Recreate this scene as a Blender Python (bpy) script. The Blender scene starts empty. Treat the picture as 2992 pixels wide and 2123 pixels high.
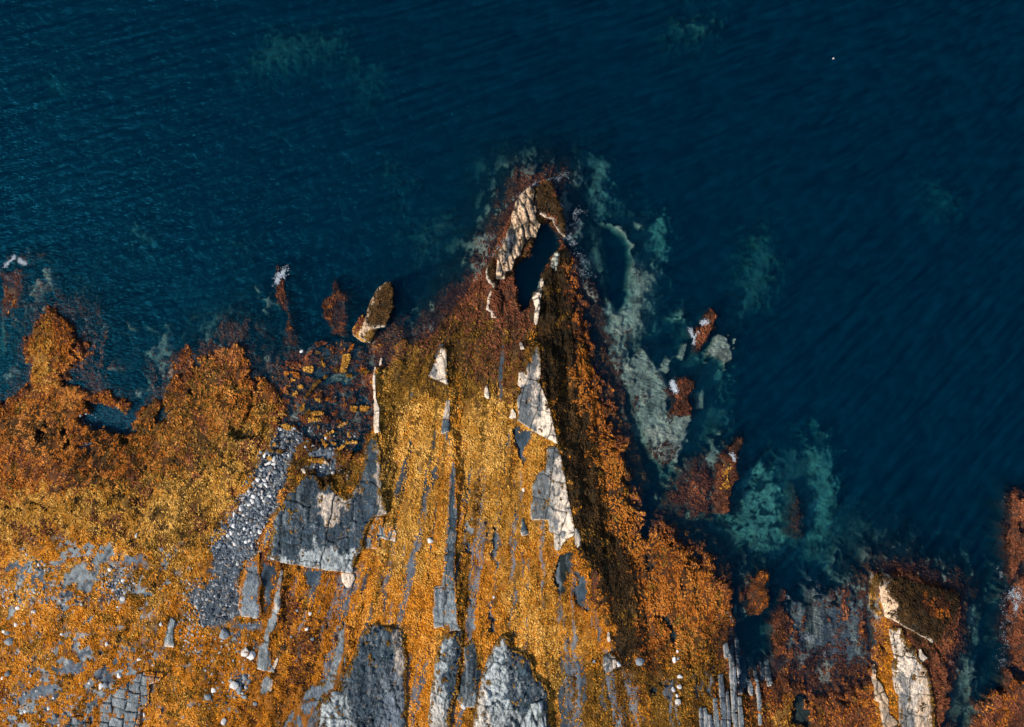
import bpy, math, random
import numpy as np

# ------------------------------------------------------------------ camera, sky, sun, exposure
scene = bpy.context.scene
C = scene.collection
random.seed(7)
RNG = np.random.default_rng(11)
PX = 30.0                        # photograph pixels per metre on the shore
CAM_Z = 121.0
cam_d = bpy.data.cameras.new('camera')
cam = bpy.data.objects.new('camera', cam_d)
C.objects.link(cam)
cam.location = (0, 0, CAM_Z)
cam_d.sensor_width = 36.0
cam_d.lens = 36.0 * (CAM_Z - 1.0) / (2992 / PX)
cam_d.clip_start = 1.0
cam_d.clip_end = 3000.0
scene.camera = cam

SUN_EL, SUN_DIR = 42.0, (-0.86, -0.52)      # light comes from the lower left of the picture
world = bpy.data.worlds.new('World')
scene.world = world
world.use_nodes = True
wn = world.node_tree
bg = wn.nodes['Background']
sky = wn.nodes.new('ShaderNodeTexSky')
sky.sky_type = 'NISHITA'
sky.sun_disc = False
sky.sun_elevation = math.radians(SUN_EL)
sky.sun_rotation = math.atan2(SUN_DIR[0], SUN_DIR[1])
wn.links.new(sky.outputs[0], bg.inputs[0])
bg.inputs[1].default_value = 0.10
sun_d = bpy.data.lights.new('sun', 'SUN')
sun_d.energy = 3.6
sun_d.angle = math.radians(0.53)
sun_d.color = (1.0, 0.93, 0.83)
sun = bpy.data.objects.new('sun', sun_d)
C.objects.link(sun)
sl = math.hypot(*SUN_DIR)
ce, se = math.cos(math.radians(SUN_EL)), math.sin(math.radians(SUN_EL))
from mathutils import Vector
sun.rotation_euler = Vector((SUN_DIR[0] / sl * ce, SUN_DIR[1] / sl * ce, se)).to_track_quat('Z', 'Y').to_euler()
sun.location = (-60, -40, 80)
vs = scene.view_settings
vs.view_transform = 'Standard'
vs.look = 'None'
vs.gamma = 1.0
vs.use_curve_mapping = False
vs.exposure = 0.85
cy = scene.cycles
cy.use_denoising = True
cy.max_bounces = 5
cy.diffuse_bounces = 2
cy.glossy_bounces = 2
cy.volume_bounces = 1
cy.transparent_max_bounces = 8
cy.caustics_reflective = False
cy.caustics_refractive = False

# ------------------------------------------------------------------ tracing helpers
CROPS = {'O': (0, 0, 2992 / 2289), 'A': (0, 600, .3079), 'B': (0, 1100, .3079), 'C': (0, 1600, .3221),
         'D': (600, 600, .3079), 'E': (600, 1100, .3079), 'F': (600, 1600, .3221), 'G': (1200, 450, .3695),
         'H': (1200, 1050, .3386), 'I': (1200, 1600, .3221), 'J': (1700, 500, .3694), 'K': (1800, 1100, .3079),
         'L': (1800, 1600, .3221), 'M': (2392, 1100, .3079), 'N': (2392, 1600, .3221), 'Q': (1000, 1500, .3836),
         'S': (1100, 950, .3695), 'T': (0, 0, .4478), 'U': (1968, 0, .4478)}


def P(code, pts):
    x0, y0, s = CROPS[code]
    return [((x0 + x * s - 1496) / PX, (1061.5 - (y0 + y * s)) / PX) for x, y in pts]


_T = np.random.default_rng(5).random((256, 256)).astype(np.float32)


def vn(x, y, seed=0):
    x = np.asarray(x, np.float64) + seed * 17.31
    y = np.asarray(y, np.float64) + seed * 41.77
    xf, yf = np.floor(x), np.floor(y)
    xi, yi = xf.astype(np.int64), yf.astype(np.int64)
    fx, fy = x - xf, y - yf
    fx = fx * fx * fx * (fx * (fx * 6 - 15) + 10)
    fy = fy * fy * fy * (fy * (fy * 6 - 15) + 10)
    a, b = _T[xi & 255, yi & 255], _T[(xi + 1) & 255, yi & 255]
    c, d = _T[xi & 255, (yi + 1) & 255], _T[(xi + 1) & 255, (yi + 1) & 255]
    return (a + (b - a) * fx) * (1 - fy) + (c + (d - c) * fx) * fy


def fbm(x, y, oct=4, seed=0, gain=.5):
    """-1..1"""
    s, a, t = 0.0, 1.0, 0.0
    ca, sa = math.cos(.65), math.sin(.65)
    for i in range(oct):
        s = s + a * (vn(x, y, seed + i * 3) * 2 - 1)
        t += a
        a *= gain
        x, y = (x * ca - y * sa) * 2.03, (x * sa + y * ca) * 2.03
    return s / t * 1.45


def sstep(a, b, x):
    t = np.clip((x - a) / (b - a), 0, 1)
    return t * t * (3 - 2 * t)


def sdf(poly, X, Y):
    d2 = np.full(X.shape, 1e9)
    inside = np.zeros(X.shape, bool)
    n = len(poly)
    for i in range(n):
        ax, ay = poly[i]
        bx, by = poly[(i + 1) % n]
        ex, ey = bx - ax, by - ay
        wx, wy = X - ax, Y - ay
        t = np.clip((wx * ex + wy * ey) / (ex * ex + ey * ey + 1e-12), 0, 1)
        d2 = np.minimum(d2, (wx - ex * t) ** 2 + (wy - ey * t) ** 2)
        if ay != by:
            cond = ((ay > Y) != (by > Y)) & (X < (bx - ax) * (Y - ay) / (by - ay) + ax)
            inside ^= cond
    d = np.sqrt(d2)
    return np.where(inside, d, -d)


def sideline(line, X, Y):
    """distance to a polyline, signed: positive to the right of the crest (east), with the parameter 0..1 along it"""
    best = np.full(X.shape, 1e9)
    sg = np.zeros(X.shape)
    par = np.zeros(X.shape)
    n = len(line) - 1
    for i in range(n):
        ax, ay = line[i]
        bx, by = line[i + 1]
        ex, ey = bx - ax, by - ay
        wx, wy = X - ax, Y - ay
        t = np.clip((wx * ex + wy * ey) / (ex * ex + ey * ey + 1e-12), 0, 1)
        d = np.hypot(wx - ex * t, wy - ey * t)
        m = d < best
        best = np.where(m, d, best)
        sg = np.where(m, np.sign(ex * wy - ey * wx), sg)
        par = np.where(m, (i + t) / n, par)
    return best * sg, par


# ------------------------------------------------------------------ materials
def nmat(name):
    m = bpy.data.materials.new(name)
    m.use_nodes = True
    nt = m.node_tree
    return m, nt, nt.nodes['Principled BSDF']


def attr_material(name, rough, spec, nscale, namount, bump_scale, bump_dist, streak=None):
    """surface colour from the vertex attribute, broken up by fine procedural grain and relief"""
    m, nt, b = nmat(name)
    at = nt.nodes.new('ShaderNodeAttribute')
    at.attribute_name = 'Col'
    tc = nt.nodes.new('ShaderNodeTexCoord')
    mp = nt.nodes.new('ShaderNodeMapping')
    nt.links.new(tc.outputs['Object'], mp.inputs[0])
    if streak:
        mp.inputs['Scale'].default_value = streak
    nz = nt.nodes.new('ShaderNodeTexNoise')
    nz.inputs['Scale'].default_value = nscale
    nz.inputs['Detail'].default_value = 5
    nz.inputs['Roughness'].default_value = .65
    nt.links.new(mp.outputs[0], nz.inputs['Vector'])
    mr = nt.nodes.new('ShaderNodeMapRange')
    mr.inputs['From Min'].default_value = .28
    mr.inputs['From Max'].default_value = .72
    mr.inputs['To Min'].default_value = 1 - namount
    mr.inputs['To Max'].default_value = 1 + namount
    nt.links.new(nz.outputs['Fac'], mr.inputs['Value'])
    mx = nt.nodes.new('ShaderNodeVectorMath')
    mx.operation = 'SCALE'
    nt.links.new(at.outputs['Color'], mx.inputs[0])
    nt.links.new(mr.outputs[0], mx.inputs['Scale'])
    nt.links.new(mx.outputs[0], b.inputs['Base Color'])
    nz2 = nt.nodes.new('ShaderNodeTexNoise')
    nz2.inputs['Scale'].default_value = bump_scale
    nz2.inputs['Detail'].default_value = 6
    nz2.inputs['Roughness'].default_value = .6
    nt.links.new(mp.outputs[0], nz2.inputs['Vector'])
    bp = nt.nodes.new('ShaderNodeBump')
    bp.inputs['Strength'].default_value = 1.0
    bp.inputs['Distance'].default_value = bump_dist
    nt.links.new(nz2.outputs['Fac'], bp.inputs['Height'])
    nt.links.new(bp.outputs[0], b.inputs['Normal'])
    b.inputs['Roughness'].default_value = rough
    b.inputs['Specular IOR Level'].default_value = spec
    return m


M_TERR = attr_material('shore_ground', .85, .08, 5.0, .30, 6.0, .10)
M_ROCK = attr_material('layered_rock', .7, .12, 3.6, .5, 5.0, .16, (1.6, .8, 1.0))
M_WEED = attr_material('wrack_fronds', .8, .04, 2.0, .12, 9.0, .01)


def stone_material(name, dark, light, patch=None):
    m, nt, b = nmat(name)
    oi = nt.nodes.new('ShaderNodeObjectInfo')
    tc = nt.nodes.new('ShaderNodeTexCoord')
    nz = nt.nodes.new('ShaderNodeTexNoise')
    nz.inputs['Scale'].default_value = 3.0
    nz.inputs['Detail'].default_value = 5
    nt.links.new(tc.outputs['Object'], nz.inputs['Vector'])
    ad = nt.nodes.new('ShaderNodeMath')
    ad.operation = 'MULTIPLY_ADD'
    ad.inputs[1].default_value = .6
    nt.links.new(nz.outputs['Fac'], ad.inputs[0])
    mu = nt.nodes.new('ShaderNodeMath')
    mu.operation = 'MULTIPLY'
    mu.inputs[1].default_value = .55
    nt.links.new(oi.outputs['Random'], mu.inputs[0])
    nt.links.new(mu.outputs[0], ad.inputs[2])
    cr = nt.nodes.new('ShaderNodeValToRGB')
    cr.color_ramp.elements[0].position = .2
    cr.color_ramp.elements[0].color = (*dark, 1)
    cr.color_ramp.elements[1].position = .85
    cr.color_ramp.elements[1].color = (*light, 1)
    nt.links.new(ad.outputs[0], cr.inputs[0])
    col = cr.outputs[0]
    if patch:
        nz3 = nt.nodes.new('ShaderNodeTexNoise')
        nz3.inputs['Scale'].default_value = 1.6
        nt.links.new(tc.outputs['Object'], nz3.inputs['Vector'])
        c2 = nt.nodes.new('ShaderNodeValToRGB')
        c2.color_ramp.elements[0].position = .5
        c2.color_ramp.elements[1].position = .56
        nt.links.new(nz3.outputs['Fac'], c2.inputs[0])
        mi = nt.nodes.new('ShaderNodeMix')
        mi.data_type = 'RGBA'
        nt.links.new(c2.outputs[0], mi.inputs['Factor'])
        nt.links.new(col, mi.inputs['A'])
        mi.inputs['B'].default_value = (*patch, 1)
        col = mi.outputs['Result']
    nt.links.new(col, b.inputs['Base Color'])
    b.inputs['Roughness'].default_value = .7
    return m


M_GREY = stone_material('grey_stone', (.035, .05, .065), (.17, .19, .20))
M_PALE = stone_material('pale_stone', (.32, .31, .30), (.62, .59, .55))
M_PALEW = stone_material('weed_stained_stone', (.22, .20, .19), (.45, .42, .38), (.13, .05, .012))

# ------------------------------------------------------------------ the height field of shore and seabed
HX, HY = 50.9, 36.3
DX = .12


def axis(h):
    core = np.arange(-h, h + 1e-6, DX)
    out, st, p = [], .3, core[-1]
    while p < 420:
        p += st
        out.append(p)
        st *= 1.22
    o = np.array(out)
    return np.concatenate([-(o[::-1]), core, o]), len(out)


GX, OX = axis(HX)
GY, OY = axis(HY)
X, Y = np.meshgrid(GX, GY)                    # [iy, ix]
CX, CY = np.clip(X, -HX, HX), np.clip(Y, -HY, HY)
WN1 = fbm(X * .9, Y * .9, 4, 1)
WN2 = fbm(X * .9, Y * .9, 4, 9)
EN = fbm(X * 1.7, Y * 1.7, 4, 21, .6)          # ragged edges
WX, WY = CX + .32 * WN1, CY + .32 * WN2

NAMES = ['bed', 'gold', 'orange', 'rust', 'dark', 'grey', 'slate', 'pale', 'sand', 'crust', 'gravel', 'mauve', 'amber', 'olive', 'flame', 'foam', 'tan', 'ash']
ALB = {'bed': (.012, .019, .020), 'gold': (.17, .082, .016), 'orange': (.11, .040, .011), 'rust': (.052, .023, .014),
       'dark': (.030, .020, .009), 'grey': (.165, .185, .19), 'slate': (.028, .045, .060), 'pale': (.52, .42, .32),
       'sand': (.40, .44, .33), 'crust': (.34, .34, .27), 'gravel': (.05, .065, .08), 'mauve': (.092, .112, .132),
       'amber': (.18, .066, .009), 'olive': (.060, .032, .008), 'flame': (.038, .018, .009), 'foam': (.8, .8, .8),
       'tan': (.44, .30, .185), 'ash': (.31, .335, .33)}
FROND = {'gold': [(.52, .265, .048), (.57, .325, .080), (.46, .20, .026), (.29, .13, .018)],
         'orange': [(.40, .135, .022), (.44, .175, .038), (.29, .080, .013), (.11, .040, .012)],
         'amber': [(.54, .205, .018), (.57, .26, .045), (.44, .150, .013), (.24, .083, .011)],
         'rust': [(.16, .052, .024), (.21, .075, .032), (.09, .032, .017), (.045, .023, .018)],
         'dark': [(.046, .025, .010), (.082, .042, .015), (.030, .018, .009), (.016, .012, .008)],
         'olive': [(.17, .084, .013), (.23, .12, .022), (.11, .050, .010), (.055, .030, .010)],
         'flame': [(.31, .096, .014), (.37, .135, .022), (.16, .046, .011), (.045, .020, .012)]}
FDENS = {'gold': 1.0, 'orange': .74, 'amber': 1.0, 'rust': .65, 'dark': .8, 'olive': .85, 'flame': .46}
FSIZE = {'gold': .95, 'orange': 1.1, 'amber': .9, 'rust': 1.15, 'dark': 1.1, 'olive': 1.05, 'flame': 1.15}
CI = {n: i for i, n in enumerate(NAMES)}
W = np.zeros((len(NAMES),) + X.shape, np.float32)
Z = np.zeros(X.shape)


def box_of(poly, m):
    xs = [p[0] for p in poly]
    ys = [p[1] for p in poly]
    x0, x1, y0, y1 = min(xs) - m, max(xs) + m, min(ys) - m, max(ys) + m
    i0 = 0 if x0 <= -HX else np.searchsorted(GX, x0)
    i1 = len(GX) if x1 >= HX else np.searchsorted(GX, x1)
    j0 = 0 if y0 <= -HY else np.searchsorted(GY, y0)
    j1 = len(GY) if y1 >= HY else np.searchsorted(GY, y1)
    return slice(j0, j1), slice(i0, i1)


def put(sl, w, cls):
    W[:, sl[0], sl[1]] *= (1 - w).astype(np.float32)
    W[CI[cls], sl[0], sl[1]] += w.astype(np.float32)


def layer(poly, cls=None, z=None, soft=.25, amp=.5, zsoft=None, k=1.0):
    sl = box_of(poly, 3.0)
    sd = sdf(poly, WX[sl], WY[sl])
    e = EN[sl]
    if z is not None:
        zs = zsoft or soft
        wz = sstep(-zs, zs, sd + e * amp * .5)
        Z[sl] = Z[sl] * (1 - wz) + z * wz
    if cls:
        put(sl, k * sstep(-soft, soft, sd + e * amp), cls)


def patch(poly, cls, cover=.4, fx=.8, fy=.8, seed=0, k=1.0, soft=.8, sharp=.12, z=None):
    """speckles of a class inside a polygon"""
    sl = box_of(poly, 2.0)
    sd = sdf(poly, WX[sl], WY[sl])
    n = fbm(X[sl] * fx, Y[sl] * fy, 4, 50 + seed, .6) * .5 + .5
    w = sstep(-soft, soft, sd) * sstep(1 - cover - sharp, 1 - cover + sharp, n)
    put(sl, w * k, cls)
    if z is not None:
        Z[sl] += z * w


def ridge(line, h, west, east, taper=.12):
    """an asymmetric crest: rises over `west` metres, falls over `east` metres"""
    sl = box_of(line, max(west, east) + 1)
    s, t = sideline(line, WX[sl], WY[sl])
    prof = np.where(s < 0, np.clip(1 + s / west, 0, 1), np.clip(1 - s / east, 0, 1) ** 1.3)
    prof *= sstep(0, taper, t) * sstep(0, taper, 1 - t)
    Z[sl] += h * prof


LAND = P('O', [(-40, 905), (0, 890), (55, 850), (60, 790), (70, 712), (100, 698), (150, 702), (163, 740), (162, 800), (150, 838),
               (170, 872), (215, 868), (240, 885), (320, 905), (345, 885), (385, 848), (425, 832), (480, 792), (520, 776), (556, 805), (562, 840), (582, 838),
               (628, 846), (640, 900), (632, 945), (655, 965), (700, 985), (780, 1000), (832, 950), (836, 880), (835, 805), (868, 762),
               (890, 752), (920, 775), (955, 765), (985, 715), (1040, 660), (1085, 620), (1100, 560), (1135, 500), (1165, 435),
               (1205, 408), (1235, 410), (1250, 470), (1262, 520), (1275, 590), (1305, 640), (1340, 735), (1368, 820), (1380, 900),
               (1415, 975), (1440, 1045), (1465, 1085), (1448, 1130), (1450, 1190), (1480, 1165), (1560, 1170), (1605, 1205),
               (1635, 1260), (1650, 1330), (1645, 1385), (1625, 1420), (1640, 1480), (1680, 1520), (1735, 1530), (1760, 1490),
               (1800, 1540), (1850, 1545), (1900, 1500), (1960, 1440), (1950, 1340), (1962, 1290), (2040, 1290), (2150, 1330),
               (2148, 1400), (2120, 1470), (2130, 1560), (2105, 1660), (2100, 1800), (-40, 1800)])
OFF = sdf(LAND, WX, WY)                        # + on land
OFF = OFF + sstep(-15, -20, X) * np.clip(1 - np.abs(OFF) / 5, 0, 1) * (1.0 * fbm(X * .55, Y * .55, 4, 141, .6) + .35 * EN - .15)
# seabed falling away from the shore
Z[:] = np.where(OFF < 0, -.12 + np.maximum(np.where(OFF > -2.2, OFF * .42, -.924 + (OFF + 2.2) * .75), -7.0) + .8 * fbm(X * .12, Y * .12, 3, 31) * sstep(0, -6, OFF),
                .22 + np.minimum(OFF * .16, 1.15))
Z += np.where(OFF > 0, 0, 0.25 * fbm(X * .5, Y * .5, 3, 35))
W[CI['bed']] = 1.0
lw = sstep(-.7, .1, OFF + EN * .5)
W[CI['bed']] *= 1 - lw
W[CI['amber']] = lw
put((slice(None), slice(None)), sstep(-2.3, -.7, OFF + EN * 1.5) * (1 - sstep(-.3, .3, OFF + EN * .4)) * .9, 'rust')

# far seabed: faint lighter patches deep under the surface
for k_, (c, pts, z, cl) in enumerate([
        ('T', [(100, 380), (330, 330), (350, 470), (140, 620)], -4.6, 'sand'),
        ('T', [(1700, 60), (2280, 60), (2280, 260), (1750, 420), (1420, 420)], -3.4, 'sand'),
        ('U', [(0, 0), (420, 0), (380, 140), (200, 210), (0, 190)], -2.6, 'sand'),
        ('O', [(750, 120), (870, 90), (860, 190), (780, 220)], -4.2, 'sand'),
        ('O', [(1690, 500), (1760, 480), (1785, 580), (1760, 680), (1640, 760), (1620, 880), (1590, 830), (1640, 700)], -3.3, 'sand'),
        ('O', [(850, 335), (890, 335), (890, 380), (850, 375)], -2.6, 'sand'),
        ('O', [(930, 500), (990, 470), (1000, 490), (950, 560), (925, 545)], -2.4, 'crust'),
        ('O', [(2120, 380), (2220, 400), (2200, 470), (2120, 480)], -4.4, 'sand'),
        ('O', [(260, 500), (340, 470), (330, 560), (280, 560)], -2.6, 'crust'),
        ('O', [(470, 520), (560, 510), (540, 560), (480, 560)], -2.5, 'crust'),
        ('O', [(880, 420), (920, 380), (900, 520), (880, 520)], -3.2, 'crust')]):
    layer(P(c, pts), cl, z, soft=2.0, amp=1.6, zsoft=2.2, k=.32)

# reefs under the surface to the right of the headland
layer(P('O', [(1330, 400), (1520, 470), (1520, 640), (1490, 760), (1560, 700), (1670, 740), (1660, 900), (1720, 1000), (1900, 950), (1930, 1260), (1650, 1280), (1450, 1120), (1380, 880), (1320, 640)]), 'crust', -3.0, 2.2, 2.6, 2.2, .35)
layer(P('O', [(1285, 590), (1345, 620), (1385, 760), (1412, 830), (1405, 960), (1455, 1080), (1400, 980), (1350, 760)]), 'rust', -.55, .6, 1.2, .8, .8)
layer(P('O', [(1500, 1060), (1560, 1010), (1640, 1000), (1650, 1100), (1620, 1160), (1560, 1170), (1480, 1150)]), 'rust', -.7, .8, 1.6, .8, .7)
patch(P('O', [(1480, 1030), (1650, 980), (1700, 1260), (1600, 1200), (1480, 1160)]), 'crust', .32, .9, .7, 12, .6)
patch(P('O', [(1380, 700), (1700, 800), (1720, 1000), (1640, 1080), (1440, 1060)]), 'crust', .26, .9, .5, 13, .5, z=.5)
patch(P('O', [(1650, 1200), (1960, 1230), (1960, 1330), (1700, 1340)]), 'crust', .36, 1.2, .35, 14, .5, z=.8)
layer(P('J', [(80, -200), (250, -160), (260, 60), (220, 290), (160, 320), (110, 200)]), 'crust', -2.3, .9, 1.2, 1.0, .7)
layer(P('J', [(600, 380), (700, 230), (760, 400), (725, 700), (660, 880), (580, 1300), (470, 1360), (540, 1000), (560, 760), (640, 640)]), 'sand', -2.7, .8, .7, 1.0, .8)
layer(P('J', [(370, 610), (430, 610), (480, 700), (560, 730), (640, 690), (640, 800), (590, 950), (560, 1100), (540, 1250), (440, 1370),
              (330, 1560), (280, 1520), (220, 1300), (180, 1100), (200, 880), (235, 870), (250, 1010), (300, 1070), (350, 1020), (330, 950), (375, 880)]), 'crust', -.8, .4, .7, 1.2)
layer(P('J', [(140, 370), (250, 390), (340, 375), (380, 480), (430, 590), (370, 620), (340, 520), (290, 440), (200, 440)]), 'crust', -.6, .3, .5)
layer(P('J', [(450, 360), (500, 365), (500, 420), (450, 420)]), 'crust', -1.0, .3, .5)
layer(P('J', [(200, 430), (265, 425), (330, 500), (378, 600), (378, 760), (365, 900), (340, 1030), (295, 1060), (245, 985), (232, 760), (205, 600)]), 'bed', -6.2, .2, .25, .5)
patch(P('J', [(150, 500), (640, 600), (560, 1250), (300, 1500), (180, 1100)]), 'bed', .30, 1.3, 1.3, 3, .6)
layer(P('J', [(90, 420), (200, 420), (220, 860), (170, 1000), (100, 800)]), 'bed', -2.0, .6, .6, .8, .8)
patch(P('J', [(90, 420), (200, 420), (220, 860), (170, 1000), (100, 800)]), 'crust', .25, 2, .8, 8, .8)
layer(P('J', [(690, 1450), (760, 1480), (800, 1350), (850, 1350), (850, 1480), (780, 1490), (720, 1540), (690, 1620), (600, 1570), (680, 1500)]), 'crust', -.6, .25, .5)
layer(P('J', [(1060, 1260), (1150, 1270), (1215, 1260), (1225, 1440), (1160, 1560), (1120, 1510), (1040, 1490), (1010, 1530), (1000, 1480), (1050, 1400)]), 'crust', -.35, .25, .9)
layer(P('J', [(750, 1160), (860, 1020), (900, 1150), (880, 1180)]), 'crust', -1.5, .4, .6, .6, .7)
layer(P('O', [(1403, 802), (1440, 768), (1488, 828), (1502, 870), (1498, 940), (1548, 925), (1550, 985), (1520, 1035), (1490, 1052), (1452, 1020), (1430, 960), (1412, 900), (1395, 850)]), 'crust', -.6, .3, .5, .5)
patch(P('O', [(1395, 770), (1550, 830), (1550, 985), (1490, 1052), (1420, 960)]), 'bed', .30, 1.6, 1.3, 5, .6)
layer(P('J', [(990, 1085), (1055, 1070), (1110, 1120), (1070, 1200), (1030, 1330), (985, 1430), (890, 1440), (900, 1300), (960, 1180)]), 'rust', .22, .2, .4, .5)
layer(P('K', [(530, 140), (600, 0), (740, 0), (770, 100), (750, 300), (740, 400), (600, 380), (490, 430), (545, 260)]), 'rust', .05, .25, .5, .5)
layer(P('K', [(480, 420), (600, 390), (740, 410), (720, 540), (620, 640), (480, 520)]), 'crust', -.45, .3, .9)
layer(P('K', [(800, 120), (890, 150), (880, 290), (800, 310)]), 'crust', -1.0, .3, .5)
layer(P('K', [(1080, 500), (1010, 610), (990, 760), (960, 880), (900, 830), (885, 750), (960, 640), (1030, 540)]), 'crust', -.8, .2, .5)
layer(P('K', [(1250, 510), (1240, 620), (1190, 720), (1175, 880), (1160, 1000), (1110, 1080), (1085, 1320), (950, 1310), (945, 960), (985, 820), (1060, 700), (1160, 600)]), 'rust', .15, .2, .4, .4)
layer(P('K', [(1040, 800), (1080, 830), (1090, 1080), (1040, 1080)]), 'gold', .35, .2, .3)
layer(P('K', [(780, 850), (890, 930), (880, 1030), (920, 1160), (920, 1310), (740, 1280), (690, 1200), (530, 1170), (590, 1060), (680, 1050), (740, 960)]), 'rust', -.2, .35, .7, .5)
layer(P('K', [(1440, 850), (1530, 870), (1500, 960), (1630, 1080), (1640, 1400), (1660, 1680), (1040, 1680), (1040, 1380), (1180, 1280), (1230, 1130), (1330, 1050)]), 'sand', -2.4, .8, 1.2, 1.0)
patch(P('K', [(1040, 800), (1640, 800), (1660, 1680), (1040, 1680)]), 'bed', .46, 1.25, 1.6, 7, .95, sharp=.06)
layer(P('M', [(50, 430), (150, 420), (170, 720), (270, 870), (280, 920), (250, 1200), (180, 1500), (190, 1660), (0, 1660), (20, 1280), (40, 1080), (0, 1080), (0, 830), (40, 600)]), 'sand', -2.9, .4, .8, .9, .8)
patch(P('M', [(50, 430), (500, 430), (520, 1000), (190, 1660), (0, 1660), (0, 830)]), 'bed', .36, .9, .7, 11, .9)
layer(P('K', [(1760, 1040), (1830, 1200), (1865, 1400), (1850, 1560), (1740, 1560), (1655, 1500), (1680, 1300)]), 'rust', -.9, .4, .7, .6, .8)
# reefs under the surface on the left
layer(P('D', [(640, 510), (700, 520), (745, 680), (785, 800), (820, 900), (830, 1050), (850, 1130), (840, 1230), (862, 1350), (720, 1350), (700, 1250), (740, 1060), (690, 980), (640, 870), (608, 760), (620, 650)]), 'rust', -.12, .2, .45, .5)
layer(P('D', [(1200, 640), (1235, 700), (1300, 760), (1365, 850), (1350, 1100), (1330, 1250), (1170, 1235), (1080, 1070), (1110, 900), (1140, 790)]), 'rust', -.10, .2, .4, .5)
layer(P('D', [(1090, 850), (1180, 830), (1190, 1000), (1120, 1090), (1080, 1060)]), 'flame', 0.02, .3, .5)
layer(P('D', [(578, 785), (635, 950), (605, 995), (505, 1005), (555, 880)]), 'crust', -.9, .2, .4)
layer(P('D', [(430, 740), (490, 780), (480, 830), (420, 820)]), 'crust', -1.1, .2, .5)
layer(P('D', [(410, 840), (520, 890), (520, 930)]), 'crust', -1.1, .2, .4)
layer(P('D', [(1420, 1080), (1480, 1040), (1500, 1150), (1460, 1300), (1390, 1180)]), 'rust', -.3, .25, .5)
layer(P('D', [(1600, 1200), (1800, 1150), (1850, 1280), (1760, 1480), (1600, 1600), (1520, 1330)]), 'rust', -.15, .3, .6)
layer(P('A', [(-60, 570), (150, 555), (245, 640), (210, 800), (70, 1050), (-60, 1080)]), 'rust', -.1, .3, .6, .5)
layer(P('A', [(-60, 380), (60, 420), (150, 380), (300, 360), (420, 420), (380, 520), (200, 560), (-60, 600)]), 'rust', -.9, .5, 1.2, .8, .7)
layer(P('A', [(400, 520), (470, 640), (420, 760), (340, 930), (200, 1020), (270, 720)]), 'crust', -.5, .35, 1.0, .6, .8)
patch(P('A', [(-60, 1000), (250, 1000), (260, 1600), (-60, 1600)]), 'crust', .33, .8, .6, 44, .5, z=.6)
patch(P('A', [(680, 1050), (1950, 1000), (1900, 1600), (640, 1600)]), 'rust', .36, .55, .55, 45, .8, z=.7)
patch(P('A', [(1000, 100), (1600, 100), (1500, 500), (1000, 480)]), 'crust', .28, .6, .5, 46, .45, z=1.2)
layer(P('A', [(1500, 1150), (1580, 1200), (1610, 1400), (1560, 1560), (1400, 1480), (1320, 1400), (1450, 1330)]), 'crust', -1.0, .4, .9, .6, .6)
layer(P('A', [(1130, 1120), (1270, 1150), (1560, 1110), (1560, 1150), (1260, 1190), (1160, 1200)]), 'crust', -.9, .25, .6, .4, .7)
layer(P('A', [(1740, 1270), (1805, 1350), (1770, 1500), (1720, 1660), (1590, 1620), (1620, 1420)]), 'rust', -.1, .25, .5)
layer(P('A', [(890, 1330), (975, 1180), (990, 1200), (960, 1300), (970, 1470), (900, 1600), (860, 1600), (920, 1440)]), 'rust', -.2, .2, .5)
# broken rubble flat left of the headland
RUB = P('O', [(600, 850), (640, 790), (700, 765), (780, 760), (830, 790), (835, 960), (800, 1010), (740, 1000), (660, 960), (630, 900)])
layer(RUB, 'slate', -.42, .5, .8, .6)
patch(RUB, 'sand', .3, 1.2, 1.2, 15, .5)
patch(RUB, 'rust', .36, .8, 1.1, 17, .9, z=.28)
patch(RUB, 'flame', .26, .9, 1.2, 18, .9, z=.3)
patch(P('O', [(640, 870), (830, 870), (835, 960), (760, 1000), (660, 960)]), 'olive', .25, .8, 1.1, 19, .9, z=.25)
# shallow reef flat on the lower right
REEF = P('O', [(1745, 1360), (1765, 1325), (1795, 1345), (1830, 1300), (1855, 1335), (1900, 1310), (1925, 1345), (1960, 1335), (1965, 1440), (1935, 1530), (1890, 1560), (1800, 1545), (1745, 1500)])
layer(REEF, 'mauve', -.22, .7, 2.4, .9)
patch(REEF, 'crust', .42, 1.3, .22, 22, .45)
patch(REEF, 'bed', .34, 1.5, .16, 24, .8, z=-.15)
patch(REEF, 'rust', .30, 1.2, .5, 23, .8, z=.15)
patch(REEF, 'flame', .17, 1.5, .9, 25, .9, z=.3)
layer(P('L', [(1320, 210), (1390, 230), (1410, 530), (1330, 640), (1240, 640), (1215, 400), (1250, 290)]), 'flame', .45, .15, .35, .35)
layer(P('L', [(1140, 420), (1200, 400), (1210, 520), (1120, 560)]), 'rust', .1, .2, .4)
layer(P('L', [(1420, 660), (1580, 350), (1560, 560), (1590, 640), (1580, 1000), (1460, 1000)]), 'rust', -.05, .25, .5, .3)
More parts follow.
